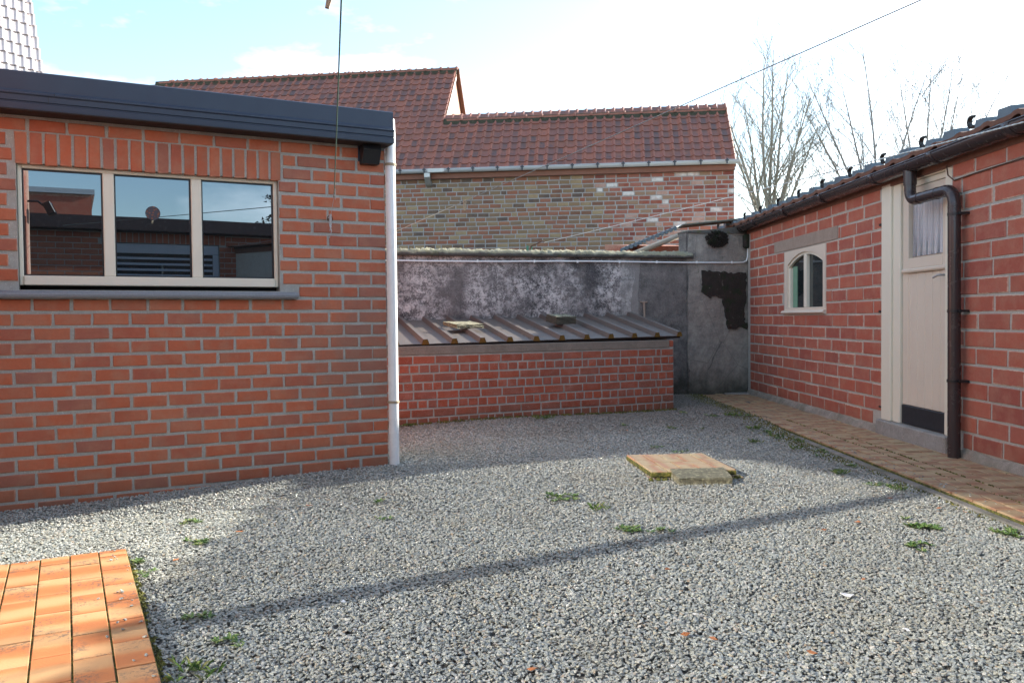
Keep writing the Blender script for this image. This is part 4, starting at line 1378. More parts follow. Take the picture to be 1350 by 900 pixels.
# gutter
bb = MB()
ga, gb_ = FC @ Vector((-1.0, -.085, 2.150)), FC @ Vector((9.5, -.085, 2.150))
half_gutter(bb, ga, gb_, .072, 12, .005)
for sgn in (-1, 1):
    bb.tube([ga + FC.to_3x3() @ Vector((0, sgn*.0705, .002)), gb_ + FC.to_3x3() @ Vector((0, sgn*.0705, .002))], .006, 6)
V = [ga + FC.to_3x3() @ Vector((0, .070*math.cos(math.pi+math.pi*k/10), .070*math.sin(math.pi+math.pi*k/10))) for k in range(11)]
bb.add(V, [tuple(range(11))])
gut = bb.obj('gutter', M['brownpvc'], shed)
for s in (.55, 1.6, 2.65, 3.75, 4.7, 5.6):
    bb = MB()
    a, c = FC @ Vector((s-.04, -.085, 2.150)), FC @ Vector((s+.04, -.085, 2.150))
    half_gutter(bb, a, c, .077, 12, .004)
    bb.obj('gutter_bracket', M['brownpvc'], gut)
# downpipe with two bends
def arc(c, r, a0, a1, n, f):
    return [f(c, r, a0 + (a1-a0)*k/n) for k in range(n+1)]
pp = [(4.30, -.085, 2.09), (4.30, -.085, 1.95)]
for k in range(1, 8):
    a = math.pi/2*k/7; pp.append((4.30 + .085*(1-math.cos(a)), -.085, 1.95 - .085*math.sin(a)))
pp.append((4.80, -.080, 1.865))
for k in range(1, 8):
    a = math.pi/2*k/7; pp.append((4.80 + .10*math.sin(a), -.075, 1.765 + .10*math.cos(a)))
pp += [(4.90, -.072, 1.2), (4.905, -.070, -.03)]
bb = MB(); bb.tube([FC @ Vector(p) for p in pp], .042, 16); dpc = bb.obj('downpipe', M['brownpvc'], shed)
for z, s in ((1.69, 4.90), (1.02, 4.903), (.535, 4.903)):
    bb = MB(); bb.tube([FC @ Vector((s, -.072, z-.010)), FC @ Vector((s, -.072, z+.010))], .047, 16); bb.box(s+.03, s+.07, -.07, -.003, z-.008, z+.008, FC); bb.obj('pipe_clamp', M['black'], dpc)
bb = MB(); bb.tube([FC @ Vector((4.30, -.085, 2.10)), FC @ Vector((4.30, -.085, 1.985))], .048, 16); bb.obj('outlet_socket', M['brownpvc'], dpc)
for (p, q) in (((4.44, -.085, 1.865), (4.46, -.085, 1.865)), ((4.68, -.081, 1.865), (4.70, -.081, 1.865)), ((4.9, -.073, 1.745), (4.9, -.073, 1.735))):
    bb = MB(); bb.tube([FC @ Vector(p), FC @ Vector(q)], .0445, 16); bb.obj('pipe_joint', M['brownpvc'], dpc)
# window with arched head
x0, x1, z0, z1 = CW
bb = MB(); bb.box(x0, x1, .09, .10, z0, z1, FC); wc = bb.obj('window', M['darkroom'], shed)
A0, A1 = x0+.095, x1-.075
zs, zr = 1.555, 1.672         # spring line and crown
bm = bmesh.new()
K = 16
arcp = []
for k in range(K+1):
    s = A0 + (A1-A0)*k/K; t_ = (k/K)*2-1
    arcp.append((s, zs + (zr-zs)*math.sqrt(max(0, 1-(t_*.93)**2)) if False else zs + (zr-zs)*(1-t_*t_)))
outer = [(x0+.004, z0+.002), (x1-.004, z0+.002), (x1-.004, z1-.004), (x0+.004, z1-.004)]
def face_prism(mb, quads, y0, y1, F):
    for q in quads:
        n = len(q)
        V = [F @ Vector((s, y0, z)) for s, z in q] + [F @ Vector((s, y1, z)) for s, z in q]
        mb.add(V, [tuple(range(n)), tuple(range(2*n-1, n-1, -1))] + [(i, n+i, n+(i+1) % n, (i+1) % n) for i in range(n)])
mb = MB()
zbt = 1.085
quads = []
for k in range(K):
    quads.append([arcp[k], arcp[k+1], (arcp[k+1][0], z1-.004), (arcp[k][0], z1-.004)])
quads.append([(x0+.004, zbt), (A0, zbt), (A0, z1-.004), (x0+.004, z1-.004)])
quads.append([(A1, zbt), (x1-.004, zbt), (x1-.004, z1-.004), (A1, z1-.004)])
quads.append([(x0+.004, z0+.002), (x1-.004, z0+.002), (x1-.004, zbt), (x0+.004, zbt)])
face_prism(mb, quads, -.004, .05, FC); mb.obj('frame', M['pinkcream'], wc)
# inner sash
mb = MB(); quads = []
ins = .028
for k in range(K):
    quads.append([(arcp[k][0], arcp[k][1]-ins), (arcp[k+1][0], arcp[k+1][1]-ins), (arcp[k+1][0], arcp[k+1][1]-.001), (arcp[k][0], arcp[k][1]-.001)])
quads.append([(A0+.001, zbt+.001), (A0+.055, zbt+.001), (A0+.055, zs-.03), (A0+.001, zs-.03)])
quads.append([(A1-.035, zbt+.001), (A1-.001, zbt+.001), (A1-.001, zs-.03), (A1-.035, zs-.03)])
face_prism(mb, quads, .012, .052, FC); mb.obj('sash', M['cream'], wc)
sm = (A0+A1)/2
mb = MB(); mb.bbox(sm-.035, sm+.035, .004, .052, zbt+.001, zr-.03, .006, FC); mb.obj('mullion', M['cream'], wc)
for a, c in ((A0+.03, sm-.02), (sm+.02, A1-.02)):
    mb = MB(); mb.add([FC @ Vector(p) for p in ((a, .042, zbt), (c, .042, zbt), (c, .042, zr), (a, .042, zr))], [(0, 1, 2, 3)])
    mb.add([FC @ Vector(p) for p in ((a, .047, zbt), (a, .047, zr), (c, .047, zr), (c, .047, zbt))], [(0, 1, 2, 3)])
    mb.obj('pane', M['glassC'], wc, recalc=False)
mb = MB(); mb.box(A0+.07, A0+.20, .036, .040, zbt+.005, zs-.02, FC); mb.obj('curtain', M['greencurtain'], wc)
mb = MB(); mb.prism([(.05, 1.065), (-.03, 1.052), (-.045, 1.030), (-.02, 1.012), (.05, 1.012)], x0-.015, x1+.012, FC); mb.obj('window_sill', M['pinkcream'], wc)
# door
s0, s1, z0, z1 = CDr
mb = MB(); mb.box(s0+.01, s1-.004, .075, .085, z0, 2.09, FC); door = mb.obj('door', M['pinkcream'], shed)
bar('door_post', s0+.002, s0+.165, .118, 2.075, -.012, .10, door, M['cream'], FC, .006)
bar('door_post', s0+.167, s0+.285, .118, 2.075, .008, .10, door, M['cream'], FC, .006)
bar('door_post', s1-.10, s1-.006, .118, 2.118, .004, .10, door, M['cream'], FC, .005)
bar('transom', s0+.287, s1-.102, 2.04, 2.118, .012, .10, door, M['cream'], FC, .004)
bar('transom_panel', s0+.287, s1-.102, 1.995, 2.037, .03, .10, door, M['cream'], FC, .004)
L0, L1 = s0+.292, s1-.104
bar('stile', L0, L0+.085, .275, 1.99, .030, .072, door, M['pinkcream'], FC)
bar('stile', L1-.075, L1, .275, 1.99, .030, .072, door, M['pinkcream'], FC)
bar('rail', L0+.086, L1-.076, 1.92, 1.99, .031, .072, door, M['pinkcream'], FC)
bar('rail', L0+.086, L1-.076, 1.362, 1.442, .028, .072, door, M['pinkcream'], FC)
bar('drip_moulding', L0+.01, L1-.002, 1.326, 1.361, .008, .070, door, M['pinkcream'], FC, .010)
nb = 6
wB = (L1 - L0) / nb
for i in range(nb):
    bar('board', L0 + i*wB + .0018, L0 + (i+1)*wB - .0018, .275, 1.325, .036, .07, door, M['pinkcream'], FC, .004)
mb = MB(); mb.add([FC @ Vector(p) for p in ((L0+.085, .055, 1.441), (L1-.075, .055, 1.441), (L1-.075, .055, 1.921), (L0+.085, .055, 1.921))], [(0, 1, 2, 3)])
gl = NT('clear_pane'); 
gl.b.inputs['Base Color'].default_value = (1, 1, 1, 1)
tr = gl.n('ShaderNodeBsdfTransparent'); gg = gl.n('ShaderNodeBsdfGlossy'); gg.inputs['Roughness'].default_value = .0
ms = gl.n('ShaderNodeMixShader'); ms.inputs[0].default_value = .10
gl.l(tr.outputs[0], ms.inputs[1]); gl.l(gg.outputs[0], ms.inputs[2]); gl.l(ms.outputs[0], gl.out.inputs['Surface'])
mb.obj('door_pane', gl.mat, door, recalc=False)
# gathered net curtain as a folded sheet
V = []; Fc = []
nc = 70
for i in range(nc+1):
    s = L0+.088 + (L1-.163-L0)*i/nc
    for j, z in enumerate((1.456, 1.65, 1.915)):
        V.append(FC @ Vector((s + .006*math.sin(i*1.7)*(2-j), .066 + .0045*math.sin(i*1.15 + j*.5), z)))
for i in range(nc):
    for j in range(2): Fc.append((i*3+j, (i+1)*3+j, (i+1)*3+j+1, i*3+j+1))
mb = MB(); mb.add(V, Fc, smooth=True); mb.obj('curtain', M['curtain'], door, recalc=False)
bar('kick_plate', L0, L1, .124, .273, .022, .07, door, M['blackrub'], FC)
mb = MB(); mb.tube([FC @ Vector(p) for p in ((L1-.02, .03, 1.285), (L1-.02, -.02, 1.285), (L1-.035, -.03, 1.283), (L1-.085, -.035, 1.268))], .008, 8); mb.obj('door_handle', M['steel'], door)
bb = MB(); bb.bbox(s0-.02, s1+.02, -.05, .10, -.10, .118, .008, FC); bb.obj('threshold', M['concrete'], shed)
bb = MB(); bb.box(s0-.045, s0-.002, -.012, -.001, 1.015, 1.035, FC); bb.box(s0-.04, s0-.002, -.012, -.001, .215, .228, FC); bb.box(s0-.045, s0-.002, -.010, -.001, 1.745, 1.765, FC); bb.obj('wall_tie', M['black'], shed)
bb = MB()
bb.tube([FC @ Vector(p) for p in ((s1-.02, -.03, 2.06), (s1+.00, -.03, 1.985), (s1+.05, -.014, 1.94), (s1+.3, -.013, 1.946), (s1+.8, -.013, 1.950), (s1+1.6, -.013, 1.955), (s1+3, -.013, 1.96))], .005, 6)
bb.obj('cable', M['iron'], shed)

# ------------------------------------------------------------------ manhole cover of clay tiles and concrete slab
mh = thing('manhole_cover', (1.12, 5.49, 0), 'square inspection cover faced with buff clay tiles lying askew on the gravel', 'manhole cover')
base = gz(1.12, 5.5)
c0, c1, c2, c3 = Vector((.850, 5.120, 0)), Vector((1.400, 5.225, 0)), Vector((1.372, 5.845, 0)), Vector((.846, 5.78, 0))
MH = frame(.850, 5.120, 84)
MH[2][3] = .042
W_, D_ = .545, .64
bb = MB(); bb.bbox(0, W_, 0, D_, -.032, -.004, .003, MH); bb.obj('tray', M['moss'], mh)
spec = [(0, .11, 0, .22), (0, .11, .22, .43), (0, .11, .43, .64), (.11, .33, 0, .11), (.33, .44, 0, .22), (.44, .545, 0, .21), (.11, .22, .11, .33), (.22, .33, .11, .22), (.22, .44, .22, .33),
        (.44, .545, .21, .43), (.11, .33, .33, .43), (.33, .44, .33, .54), (.11, .22, .43, .64), (.22, .33, .43, .54), (.22, .44, .54, .64), (.44, .545, .43, .64)]
for (a, c, d, e) in spec:
    bb = MB(); lx, ly = c-a-.008, e-d-.008
    bb.bbox(-lx/2, lx/2, -ly/2, ly/2, -.012, .004, .0015)
    o = bpy.data.objects.new('tile', bb.mesh('tile', M['covertile'])); COL.objects.link(o)
    inv_place(o, mh, MH @ Matrix.Translation(((a+c)/2, (d+e)/2, rnd.uniform(-.001, .001))))
bb = MB(); bb.bbox(-.002, .590, -.012, .65, -.10, -.042, .006, MH); bb.obj('rim', M['covertile'], mh)
mk = [MH @ Vector(p) for p in ((-.02, -.03, -.04), (.25, -.03, -.04), (.56, -.03, -.04))]
moss_strip('moss', mk, .02, .02, mh, 5, 16000)
slab_obj('concrete_slab', .34, .20, .055, Matrix.Translation((1.150, 5.09, .016)) @ Matrix.Rotation(R(4), 4, 'Z') @ Matrix.Rotation(R(7), 4, 'X'), M['stone'], 'small mossy concrete slab resting against the near edge of the inspection cover', 'slab', 9, chip=.02)

# ------------------------------------------------------------------ farmhouse behind
farm = thing('farmhouse', (0, 16, 0), 'old yellow and red brick farm building with a clay pantile roof behind the grey wall', 'farmhouse')
ZE = 3.50
wallF = wall_core(FF, -14, 0, -.15, ZE, 0, .3, [], 'wall', M['mortarF'], farm)
rows = []
rf_ = random.Random(41)
Hf = .060
zt_ = ZE - .075
for i in range(24):
    zc = zt_ - .0755*i - .035
    s = -.01 - (.095 if i % 2 else 0)
    segs = []
    if i % 2: segs.append((-.09, -.006))
    while s > -9.5:
        L = .178 + rf_.uniform(-.012, .012)
        if rf_.random() < .12: L = .088
        segs.append((s-L, s)); s -= L + .016
    rows.append((zc, segs))
def matF(s, z):
    e = -2.15 + .35*math.sin(z*9.0) + rf_.uniform(-.15, .15)
    if s > e: return M['brickG']
    if z > 3.33 and rf_.random() < .6: return M['brickG']
    return M['brickF']
lay_bricks(FF, wallF, rows, [], matF, Hf, proud=.006, rr=rf_, limit=300, stuff_mat=M['brickFi'], jrot=.6, order=lambda t: -t[0] + abs(t[2]-3)*.0, nvar=3)
# side (gable) wall of the low range and of the tall part
SL = 45.0; tS = math.tan(R(SL))
RUN = 1.08      # eave -> ridge of the low range
RUN2 = 2.42     # eave -> ridge of the tall part
ZR, ZR2 = ZE + .10 + RUN*tS, ZE + .10 + RUN2*tS
bb = MB()
def gable(mb, s, run, th=.25):
    P_ = [(.302, -.15), (2*run, -.15), (2*run, ZE), (run, ZE + run*tS), (.302, ZE + .302*tS)]
    mb.prism(P_, s-th, s, FF)
gable(bb, -.002, RUN)
bb.obj('low_gable', M['palebrick'], farm)
bb = MB(); gable(bb, -5.17, RUN2); bb.obj('tall_gable', M['palebrick'], farm)
bb = MB(); bb.box(-14, -.26, 2*RUN-.3, 2*RUN, -.15, ZE, FF); bb.obj('rear_wall', M['palebrick'], farm)
# back roof slopes
bb = MB()
def slope_panel(mb, s0, s1, y0, y1, dz=0, th=.05):
    za, zb_ = ZE+.10 + y0*tS, ZE+.10 + y1*tS
    mb.prism([(y0, za-th-.02), (y1, zb_-th-.02), (y1, zb_-.02), (y0, za-.02)], s0, s1, FF)
slope_panel(bb, -14, .02, -.06, RUN); slope_panel(bb, -14, -5.13, RUN, RUN2)
# rear slopes
for (a, c, run) in ((-14, .02, RUN), (-14, -5.13, RUN2)):
    if run == RUN: a = -5.12
    zt2 = ZE+.10+run*tS
    bb.prism([(run, zt2-.07), (2*run+.05, ZE+.03), (2*run+.05, ZE+.09), (run, zt2-.01)], a, c, FF)
roofF = bb.obj('roof', M['tilebrown'], farm)
# tiles
TW, TL = .1666, .198
def tileF_mesh(w=TW, l=TL*1.18):
    prof = [(0, .012), (.012, .002), (.085, -.002), (.118, .004), (.135, .024), (.152, .027), (.1666, .014)]
    n = len(prof)
    V = []; 
    for yy, lift in ((0, .016), (l, 0)):
        V += [(x, yy, z + lift) for x, z in prof]
    V += [(x, 0, z + .002) for x, z in prof]
    Fc = []
    for i in range(n-1):
        Fc += [(i, i+1, n+i+1, n+i), (2*n+i, 2*n+i+1, i+1, i)]
    me = bpy.data.meshes.new('tile'); me.from_pydata(V, [], Fc)
    uv = me.uv_layers.new(name='UVMap')
    for pl in me.polygons:
        for li, vi in zip(pl.loop_indices, pl.vertices): uv.data[li].uv = (V[vi][0]/w, V[vi][1]/l)
    return me
tmesh = tileF_mesh(); tmesh.materials.append(M['rooftile'])
tv = [v.co.copy() for v in tmesh.vertices]; tf = [tuple(p.vertices) for p in tmesh.polygons]
rr = random.Random(77)
cand = []
nrow2 = int(RUN2/math.cos(R(SL))/TL)
nrow1 = int(round(RUN/math.cos(R(SL))/TL))
for c in range(int(11.6/TW)):
    s = .03 - (c+1)*TW
    nr = nrow2+1 if s < -5.2 else nrow1+1
    for r_ in range(nr):
        if s < -8 and r_ < 6: continue
        if s < -6 and r_ < 3: continue
        cand.append((c, r_, s))
cand.sort(key=lambda t: (t[0]))
big = MB(); uvs = []
Rs = Matrix.Rotation(R(SL), 4, 'X')
nt_ = 0
for (c, r_, s) in cand:
    y = -.05 + r_*TL*math.cos(R(SL)); z = ZE + .10 + y*tS
    Mx = FF @ Matrix.Translation((s, y, z)) @ Rs @ Matrix.Rotation(R(rr.uniform(-.7, .7)), 4, 'Z')
    if nt_ < 280:
        o = bpy.data.objects.new('tile', tmesh); COL.objects.link(o); inv_place(o, roofF, Mx); nt_ += 1
    else:
        big.add([Mx @ v for v in tv], tf)
me = big.mesh('tile_run', M['rooftile_i'], recalc=False)
uv = me.uv_layers.new(name='UVMap')
nv = len(tv)
li_v = np.zeros(len(me.loops), dtype=np.int32); me.loops.foreach_get('vertex_index', li_v)
U = np.array([(v.x/TW, v.y/(TL*1.18)) for v in tv], dtype=np.float32)
uv.data.foreach_set('uv', U[li_v % nv].ravel())
o = bpy.data.objects.new('tile_run', me); COL.objects.link(o); inv_place(o, roofF, Matrix.Identity(4)); o['kind'] = 'stuff'
# ridge tiles
def ridge(s0, s1, run, step=.30, sag=0.0):
    k = 0; s = s0
    while s > s1 + step*.6:
        f = (s0 - s)/(s0 - s1)
        z = ZE + .10 + run*tS + .004 - sag*f
        bb = MB()
        V = []
        for (x, r_) in ((0, .072), (.02, .088), (.045, .088), (.05, .070), (step+.01, .066)):
            for j in range(7):
                a = math.pi*j/6; V.append((-x, r_*math.cos(a)*1.15, r_*math.sin(a)))
        Fc = []
        for i in range(4):
            for j in range(6): Fc.append((i*7+j, i*7+j+1, (i+1)*7+j+1, (i+1)*7+j))
        V += [(0, .05*math.cos(math.pi*j/6), .05*math.sin(math.pi*j/6)) for j in range(7)]
        for j in range(6): Fc.append((j, 35+j, 35+j+1, j+1))
        bb.add(V, Fc)
        bb.obj('ridge_tile', M['ridgetile'], roofF, FF @ Matrix.Translation((s, run, z-.018)))
        s -= step; k += 1
    bb = MB()
    za = ZE + .10 + run*tS
    bb.prism([(run-.105, za-.10), (run+.105, za-.10), (run+.06, za+.035), (run-.06, za+.035)], s1+.02, s0-.03, FF)
    bb.obj('ridge_mortar', M['ridgemortar'], roofF)
ridge(.03, -5.15, RUN, .30)
ridge(-5.10, -11.6, RUN2, .32)
# verge strips on tall gable
bb = MB()
bb.prism([(0, ZE+.04), (RUN2, ZE+.04+RUN2*tS), (RUN2, ZE-.07+RUN2*tS), (0, ZE-.07)], -5.168, -5.140, FF)
bb.obj('verge_board', M['whiteboard'], roofF)
bb = MB()
bb.prism([(2*RUN2+.05, ZE+.06), (RUN2, ZE+.13+RUN2*tS), (RUN2, ZE+.03+RUN2*tS), (2*RUN2+.05, ZE-.04)], -5.167, -5.08, FF)
bb.obj('rear_verge', M['tilebrown'], roofF)
# eave: painted board, gutter, clips, bracket
bb = MB(); bb.box(-14, .0, -.075, -.004, ZE-.075, ZE+.015, FF); bb.obj('eave_board', M['fasciaF'], farm)
bb = MB(); a_, c_ = FF @ Vector((-14, -.125, ZE+.075)), FF @ Vector((.06, -.125, ZE+.075))
half_gutter(bb, a_, c_, .060, 10, .004)
for sg in (-1, 1): bb.tube([a_ + FF.to_3x3() @ Vector((0, sg*.058, 0)), c_ + FF.to_3x3() @ Vector((0, sg*.058, 0))], .007, 6)
V = [c_ + FF.to_3x3() @ Vector((0, .06*math.cos(math.pi+math.pi*k/10), .06*math.sin(math.pi+math.pi*k/10))) for k in range(11)]
bb.add(V, [tuple(range(11))])
gF = bb.obj('gutter', M['gutterF'], farm)
for i in range(14):
    s = -.14 - i*.425
    bb = MB(); bb.box(s-.012, s+.012, -.192, -.184, ZE+.01, ZE+.10, FF); bb.box(s-.03, s+.03, -.192, -.185, ZE+.058, ZE+.078, FF); bb.obj('gutter_clip', M['gutterclip'], gF)
for s in (-5.15,): 
    bb = MB(); bb.box(s-.03, s+.26, -.19, -.183, ZE+.022, ZE+.085, FF); bb.obj('gutter_joint', M['steel'], gF)
bb = MB(); bb.prism([(-.12, ZE+.01), (-.19, ZE+.01), (-.19, ZE-.06), (-.10, ZE-.18), (-.01, ZE-.20), (-.01, ZE-.14), (-.09, ZE-.10)], -5.24, -5.14, FF); bb.obj('outlet_elbow', M['steel'], gF)

# ------------------------------------------------------------------ pale tiled house at the far left
ph = thing('tiled_house', (-10, 16, 0), 'tall house with pale grey sunlit pantiles rising over the left end of the flat roof', 'house')
FH = frame(-8.66, 16.15, 28)
bb = MB(); bb.box(-7, -.1, .3, 5, -.15, 4.0, FH); bb.obj('wall', M['palebrick'], ph)
tilt = R(12)
bb = MB()
Hh = Matrix.Translation((0, 0, 0))
# the tiled slope leans back 12 degrees
V = []; Fc = []
def hp(s, h, out=0): return FH @ Vector((s, h*math.sin(tilt) - out*math.cos(tilt), 3.4 + h*math.cos(tilt) + out*math.sin(tilt)*-0))
bb.add([hp(-7, 0), hp(0, 0), hp(0, 6.5), hp(-7, 6.5), hp(-7, 0, -.3), hp(0, 0, -.3), hp(0, 6.5, -.3), hp(-7, 6.5, -.3)], [(0, 1, 2, 3), (4, 7, 6, 5), (0, 4, 5, 1), (1, 5, 6, 2), (2, 6, 7, 3), (3, 7, 4, 0)])
rfp = bb.obj('roof', M['palecladding'], ph, recalc=False)
mt = MB()
prof = [(0, .022), (.02, .008), (.06, .003), (.10, .012), (.128, .033), (.148, .038), (.168, .022)]
n = len(prof)
V = [(x, 0, z+.02) for x, z in prof] + [(x + .05, .26, z-.008) for x, z in prof] + [(x, 0, z-.01) for x, z in prof]
Fc = []
for i in range(n-1): Fc += [(i, i+1, n+i+1, n+i), (2*n+i, 2*n+i+1, i+1, i)]
mt.add(V, Fc, smooth=False)
pm_ = mt.mesh('tile', M['palecladding'], recalc=False)
for r_ in range(19):
    for c in range(13):
        s = -.168 - c*.168
        h = .4 + r_*.235
        o_ = hp(s, h, .0)
        ax_x = FH.to_3x3() @ Vector((1, 0, 0)); ax_y = (hp(s, h+1) - hp(s, h)).normalized(); ax_z = ax_x.cross(ax_y)
        Mx = Matrix.Identity(4)
        for i in range(3): Mx[i][0] = ax_x[i]; Mx[i][1] = ax_y[i]; Mx[i][2] = ax_z[i]; Mx[i][3] = o_[i]
        o = bpy.data.objects.new('tile', pm_); COL.objects.link(o); inv_place(o, rfp, Mx)

# ------------------------------------------------------------------ bare trees
def bare_tree(name, x, y, label, seed, stems, height, mat, spread=.42, nl=15, group=None, blobs=60, r0=.05, tw=.0055):
    rr = random.Random(seed)
    root = thing(name, (x, y, 0), label, 'tree', group)
    trunk = MB(); crown = MB(); tips = []
    def grow(p, d, L, r, lvl, mb):
        n = 5 if lvl < 2 else 4 if lvl < 3 else 3
        P_ = [Vector(p)]; dd = Vector(d).normalized()
        rad = [r]
        for i in range(n):
            dd = (dd + Vector((rr.uniform(-1, 1), rr.uniform(-1, 1), rr.uniform(-.4, 1.0)))*(.055 if lvl < 2 else .11)).normalized()
            P_.append(P_[-1] + dd*L/n); rad.append(max(tw*.55, r*(1-(i+1)/n*.8)))
        mb.tube(P_, rad, 6 if lvl < 2 else 3, caps=False)
        if lvl == 1:
            for k in range(nl):
                f = .18 + .80*k/nl; i = min(n-1, int(f*n)); q = P_[i].lerp(P_[i+1], f*n-i)
                a = rr.random()*6.283
                nd = (dd + Vector((math.cos(a), math.sin(a), 0))*rr.uniform(.5, .95)*(spread/.42)).normalized()
                grow(q, nd, L*rr.uniform(.32, .5)*(1.15-f*.65), max(tw, rad[i]*.5), 2, crown)
        elif lvl in (2, 3):
            m = 6 if lvl == 2 else 3
            for k in range(m):
                f = .25 + .7*k/m; i = min(n-1, int(f*n)); q = P_[i].lerp(P_[i+1], f*n-i)
                a = rr.random()*6.283
                nd = (dd + Vector((math.cos(a), math.sin(a), .25))*rr.uniform(.4, .8)).normalized()
                grow(q, nd, L*rr.uniform(.3, .5), max(tw*.8, rad[i]*.5), lvl+1, crown)
        if lvl >= 3: tips.append(P_[-1])
    base = Vector((x, y, -.1)); hf = height*.42
    trunk.tube([base, base + Vector((.05, 0, hf*.5)), base + Vector((0, 0, hf))], [r0*1.5, r0*1.2, r0], 8)
    for (dx, dz, rel) in stems:
        grow(base + Vector((0, 0, hf*rel)), Vector((dx, rr.uniform(-.1, .1), 1)), (height-hf*rel)*dz, r0*.62, 1, trunk)
    trunk.obj('trunk', mat, root, recalc=False)
    for k in range(blobs):
        p = rr.choice(tips)
        if p.z < height*.72: continue
        s = rr.uniform(.012, .03)
        V = [p + Vector((rr.uniform(-s, s), rr.uniform(-s, s), rr.uniform(-s, s))) for _ in range(4)]
        crown.add(V, [(0, 1, 2), (0, 2, 3), (0, 3, 1), (1, 3, 2)])
    crown.obj('crown', mat, root, recalc=False)
    return root
bare_tree('birch_tree', 7.45, 24.1, 'tall bare birch rising between the farm building and the shed roof', 3, [(-.13, 1, 1.0), (.03, 1.06, .98), (.15, .95, 1.0), (-.30, .85, .9), (.33, .85, .92), (.22, .8, .8), (-.42, .7, .85), (.45, .7, .8), (-.2, .8, .8)], 8.4, M['twig'], nl=15, blobs=900, r0=.09, tw=.0055)
bare_tree('bare_tree', 10.65, 24.4, 'bare tree with dark slender stem in the middle of the shed roof skyline', 9, [(0, 1.05, 1.0), (-.36, .95, .9), (-.2, .9, .95), (.25, .9, .95), (-.55, .8, .8)], 8.7, M['twig2'], nl=13, blobs=400, r0=.075, tw=.0062)
bare_tree('bare_tree', 12.2, 24.8, 'bare tree leaning to the right, rightmost above the shed roof', 14, [(.16, 1, 1.0), (.0, 1, .9), (-.22, .9, .9), (.48, 1.0, .9), (.32, .95, .85), (.62, .8, .8)], 8.6, M['twig2'], nl=13, blobs=300, r0=.07, tw=.0062)
bare_tree('sapling', 8.95, 24.0, 'thin bare sapling between the birch and the dark-stemmed tree', 5, [(0, 1, 1.0), (.15, .7, .9)], 6.2, M['twig2'], nl=10, blobs=0, r0=.03, tw=.008)
# conifer mirrored in the right-hand pane
cf = thing('pine_tree', (10.4, -8.4, 0), 'dark pine behind the annex, mirrored in the right window pane', 'tree')
bb = MB(); bb.tube([(10.4, -8.4, -.1), (10.4, -8.4, 4.8)], [.15, .03], 8); bb.obj('trunk', M['twig2'], cf)
bb = MB(); rr = random.Random(8)
for i in range(5000):
    h = rr.uniform(1.5, 5.4); rad = (5.7-h)*.42*math.sqrt(rr.random())*(.7+.3*math.sin(h*9)); a = rr.random()*6.28
    c = Vector((10.4+rad*math.cos(a), -8.4+rad*math.sin(a), h)); s = .09
    bb.add([c + Vector((rr.uniform(-s, s), rr.uniform(-s, s), rr.uniform(-s, s)*.6)) for _ in range(3)], [(0, 1, 2)])
bb.obj('crown', M['darkpatch'], cf, recalc=False)

# ------------------------------------------------------------------ clothes lines and pegs
def line(name, pts, r, mat, label, twist=False, sag=0):
    P_ = []
    a, c = Vector(pts[0]), Vector(pts[-1])
    n = 60 if not twist else 700
    mb = MB()
    base = []
    for i in range(n+1):
        t_ = i/n
        if len(pts) == 2: p = a.lerp(c, t_)
        else:
            k = min(len(pts)-2, int(t_*(len(pts)-1))); u = t_*(len(pts)-1)-k
            p = Vector(pts[k]).lerp(Vector(pts[k+1]), u)
        p = p - Vector((0, 0, sag*4*t_*(1-t_)))
        base.append(p)
    if twist:
        d = (c-a).normalized(); h = Vector((0, 0, 1)).cross(d).normalized(); u_ = d.cross(h)
        L = (c-a).length
        for ph_ in (0, math.pi):
            mb.tube([p + (h*math.cos(ph_ + i/n*L/.035*6.283/2) + u_*math.sin(ph_ + i/n*L/.035*6.283/2))*r*.55 for i, p in enumerate(base)], r*.6, 4, caps=False)
    else:
        mb.tube(base, r, 6)
    o = mb.obj(name, mat, recalc=False)
    return tag(o, label, 'clothes line')
hkp = FA @ Vector((-.395, -.06, 1.66))
W1a = FA @ Vector((-.375, -.09, 1.80))
q1 = Vector((-.512, 2.58, 1.977))
d1 = (q1 - W1a)
W1end = W1a + d1 * 2.05
line('clothes_line', [W1a, W1end], .0030, M['wiregreen'], 'green plastic-coated line rising from the outbuilding wall hook to the top of the picture', sag=.0)
fit = thing('line_tensioner', tuple(hkp), 'corroded turnbuckle and wire knot hanging from the hook on the brick wall', 'fitting')
mb = MB(); mb.tube([hkp, hkp + (W1a-hkp)*.45, W1a], .0016, 5); mb.obj('wire', M['steel'], fit)
mb = MB(); mb.tube([W1a - d1.normalized()*.02, W1a + d1.normalized()*.075], .0050, 6)
mb.tube([W1a + Vector((.008, 0, -.02)), W1a + Vector((.010, -.002, .05))], .0022, 5); mb.obj('crimp', M['steel'], fit)
mb = MB(); rr = random.Random(2)
for k in range(7):
    P_ = [hkp + Vector((rr.uniform(-.008, .008), rr.uniform(-.004, .004), .03 - j*.022 + rr.uniform(-.004, .004))) for j in range(8 if k == 0 else rr.randint(3, 6))]
    mb.tube(P_, .0030, 5)
mb.obj('wire_knot', M['steel'], fit)
